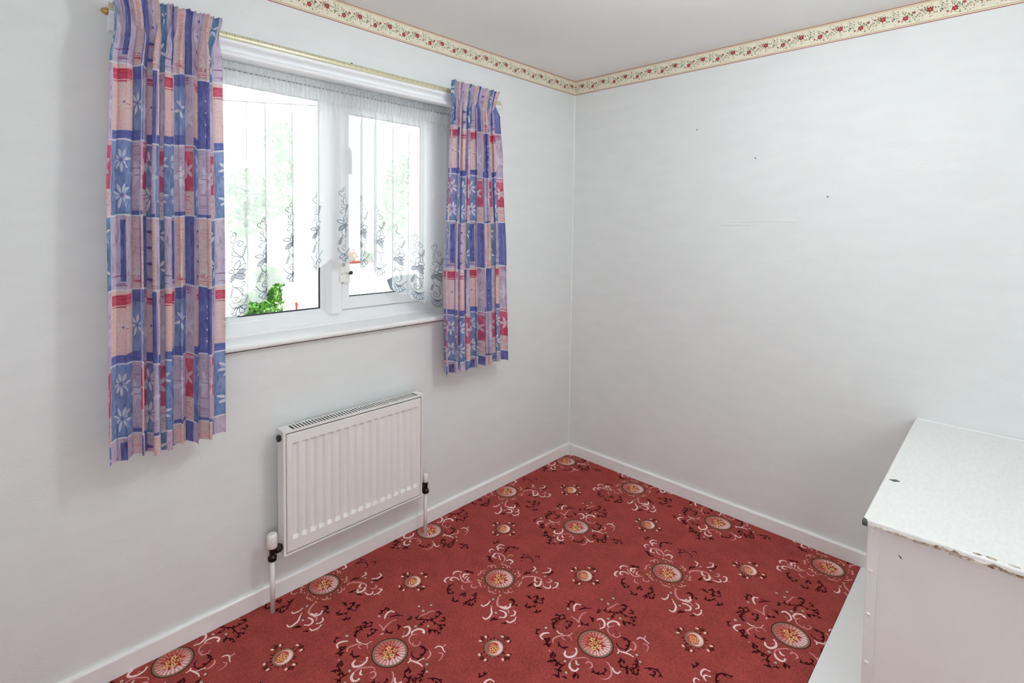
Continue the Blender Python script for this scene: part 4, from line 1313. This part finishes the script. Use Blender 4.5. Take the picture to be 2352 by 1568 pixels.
def planter(x0, x1, lab, fl):
    y0, y1, z0 = 6.27, 6.43, 0.71
    root = empty('planter', ((x0 + x1) / 2, 6.35, z0), lab, 'planter', 'terracotta planters on the garden wall')
    h = 0.115
    b = MB(); k = 0
    b.v += [(x0 + 0.015, y0 + 0.012, z0), (x1 - 0.015, y0 + 0.012, z0), (x1 - 0.015, y1 - 0.012, z0), (x0 + 0.015, y1 - 0.012, z0), (x0, y0, z0 + h), (x1, y0, z0 + h), (x1, y1, z0 + h), (x0, y1, z0 + h)]
    for q in ((0, 3, 2, 1), (4, 5, 6, 7), (0, 1, 5, 4), (1, 2, 6, 5), (2, 3, 7, 6), (3, 0, 4, 7)): b.face(q)
    b.build('trough', M['terracotta'], root, bevel=0.006)
    b = MB(); b.box(x0 - 0.008, x1 + 0.008, y0 - 0.008, y0 + 0.008, z0 + h - 0.022, z0 + h + 0.004); b.box(x0 - 0.008, x1 + 0.008, y1 - 0.008, y1 + 0.008, z0 + h - 0.022, z0 + h + 0.004)
    b.box(x0 - 0.008, x0 + 0.008, y0 + 0.008, y1 - 0.008, z0 + h - 0.022, z0 + h + 0.004); b.box(x1 - 0.008, x1 + 0.008, y0 + 0.008, y1 - 0.008, z0 + h - 0.022, z0 + h + 0.004)
    b.build('rim', M['terracotta'], root, bevel=0.003)
    return root
rt_ = planter(1.97, 2.23, 'terracotta trough on the wall holding pale yellow flowers', 0)
b = MB(); leaf_cloud(b, random.Random(1), (2.11, 6.35, 0.92), 0.09, 0.07, 0.10, 160, 0.05); b.build('flowers', M['flower'], rt_, calc=False)
rt_ = planter(2.29, 2.55, 'terracotta trough on the wall holding a green leafy plant', 1)
b = MB(); leaf_cloud(b, random.Random(2), (2.42, 6.35, 0.90), 0.09, 0.07, 0.09, 160, 0.055); b.build('leaves', M['green'], rt_, calc=False)

# white car parked side-on in front of the wall
CX0, CY0, CY1 = 0.84, 4.05, 5.70
car = empty('car', (CX0 + 1.9, (CY0 + CY1) / 2, GZ), 'white hatchback parked outside, glimpsed through the right pane', 'car')
side = [(0.02, 0.30), (0.0, 0.55), (0.02, 0.86), (0.12, 0.93), (0.30, 1.32), (0.55, 1.43), (1.7, 1.45), (2.15, 1.36), (2.75, 0.95), (3.55, 0.84), (3.80, 0.70), (3.82, 0.32), (3.45, 0.25), (3.30, 0.42), (3.05, 0.50), (2.80, 0.42), (2.66, 0.22), (1.06, 0.22), (0.92, 0.42), (0.68, 0.50), (0.44, 0.42), (0.30, 0.26)]
def carx(y_t, p):
    return p
b = MB()
n = len(side); k = 0
for yy, ins in ((CY0, 1), (CY0 + 0.40, 0), (CY1 - 0.40, 0), (CY1, 1)):
    for (x, z) in side:
        inn = 0.0
        y_ = yy + (inn if yy < (CY0 + CY1) / 2 else -inn)
        b.v.append((CX0 + x, y_, GZ + z))
for r in range(3):
    for i in range(n):
        j = (i + 1) % n
        b.face((r * n + i, r * n + j, (r + 1) * n + j, (r + 1) * n + i), False)
b.face(list(range(n))[::-1]); b.face([3 * n + i for i in range(n)])
b.build('car_body', M['carwhite'], car, bevel=0.02)
def side_glass(pts, nm):
    for sgn, yb in ((1, CY0), (-1, CY1)):
        b = MB(); k = 0
        for off in (-0.008, 0.012):
            for (x, z) in pts:
                b.v.append((CX0 + x, yb + sgn * off, GZ + z))
        m_ = len(pts)
        b.face([k + i for i in range(m_)]); b.face([k + m_ + i for i in range(m_)][::-1])
        for i in range(m_): b.face((k + i, k + (i + 1) % m_, k + m_ + (i + 1) % m_, k + m_ + i))
        b.build(nm, M['carglass'], car)
side_glass([(0.62, 1.13), (0.52, 1.19), (0.46, 1.33), (0.60, 1.375), (1.05, 1.385), (1.05, 1.10)], 'rear_window')
side_glass([(1.12, 1.10), (1.12, 1.39), (1.68, 1.39), (2.02, 1.32), (2.34, 1.08)], 'door_window')
for x in (0.68, 3.05):
    for yy, s_ in ((CY0, 1), (CY1, -1)):
        w_ = MB().lathe((CX0 + x, yy + s_ * 0.01, GZ + 0.30), [(0.20, 0), (0.29, s_ * 0.01), (0.30, s_ * 0.04), (0.30, s_ * 0.16), (0.27, s_ * 0.19)], 26, axis=1).build('wheel', M['tyre'], car)
        MB().lathe((CX0 + x, yy + s_ * 0.005, GZ + 0.30), [(0.05, 0), (0.19, s_ * 0.002), (0.20, s_ * 0.02)], 22, axis=1).build('hubcap', M['steel'], w_)
tag(MB().lathe((-0.006, 4.0, GZ), [(0.03, 0), (0.018, 0.02), (0.012, 0.05), (0.012, 1.10), (0.017, 1.11), (0.017, 1.135), (0.008, 1.15)], 14).build('marker_post', M['red']), 'thin red post standing on the drive outside the left pane', 'post')
def cable(pts, label):
    tag(MB().tube(pts, 0.014, 6).build('overhead_cable', M['cable']), label, 'cable')
cable([(-5 + 15 * i / 20, 10.0, 3.42 + 0.115 * (-5 + 15 * i / 20 + 5) - 0.02 * math.sin(PI * i / 20)) for i in range(21)], 'thin overhead cable crossing high behind the left pane')
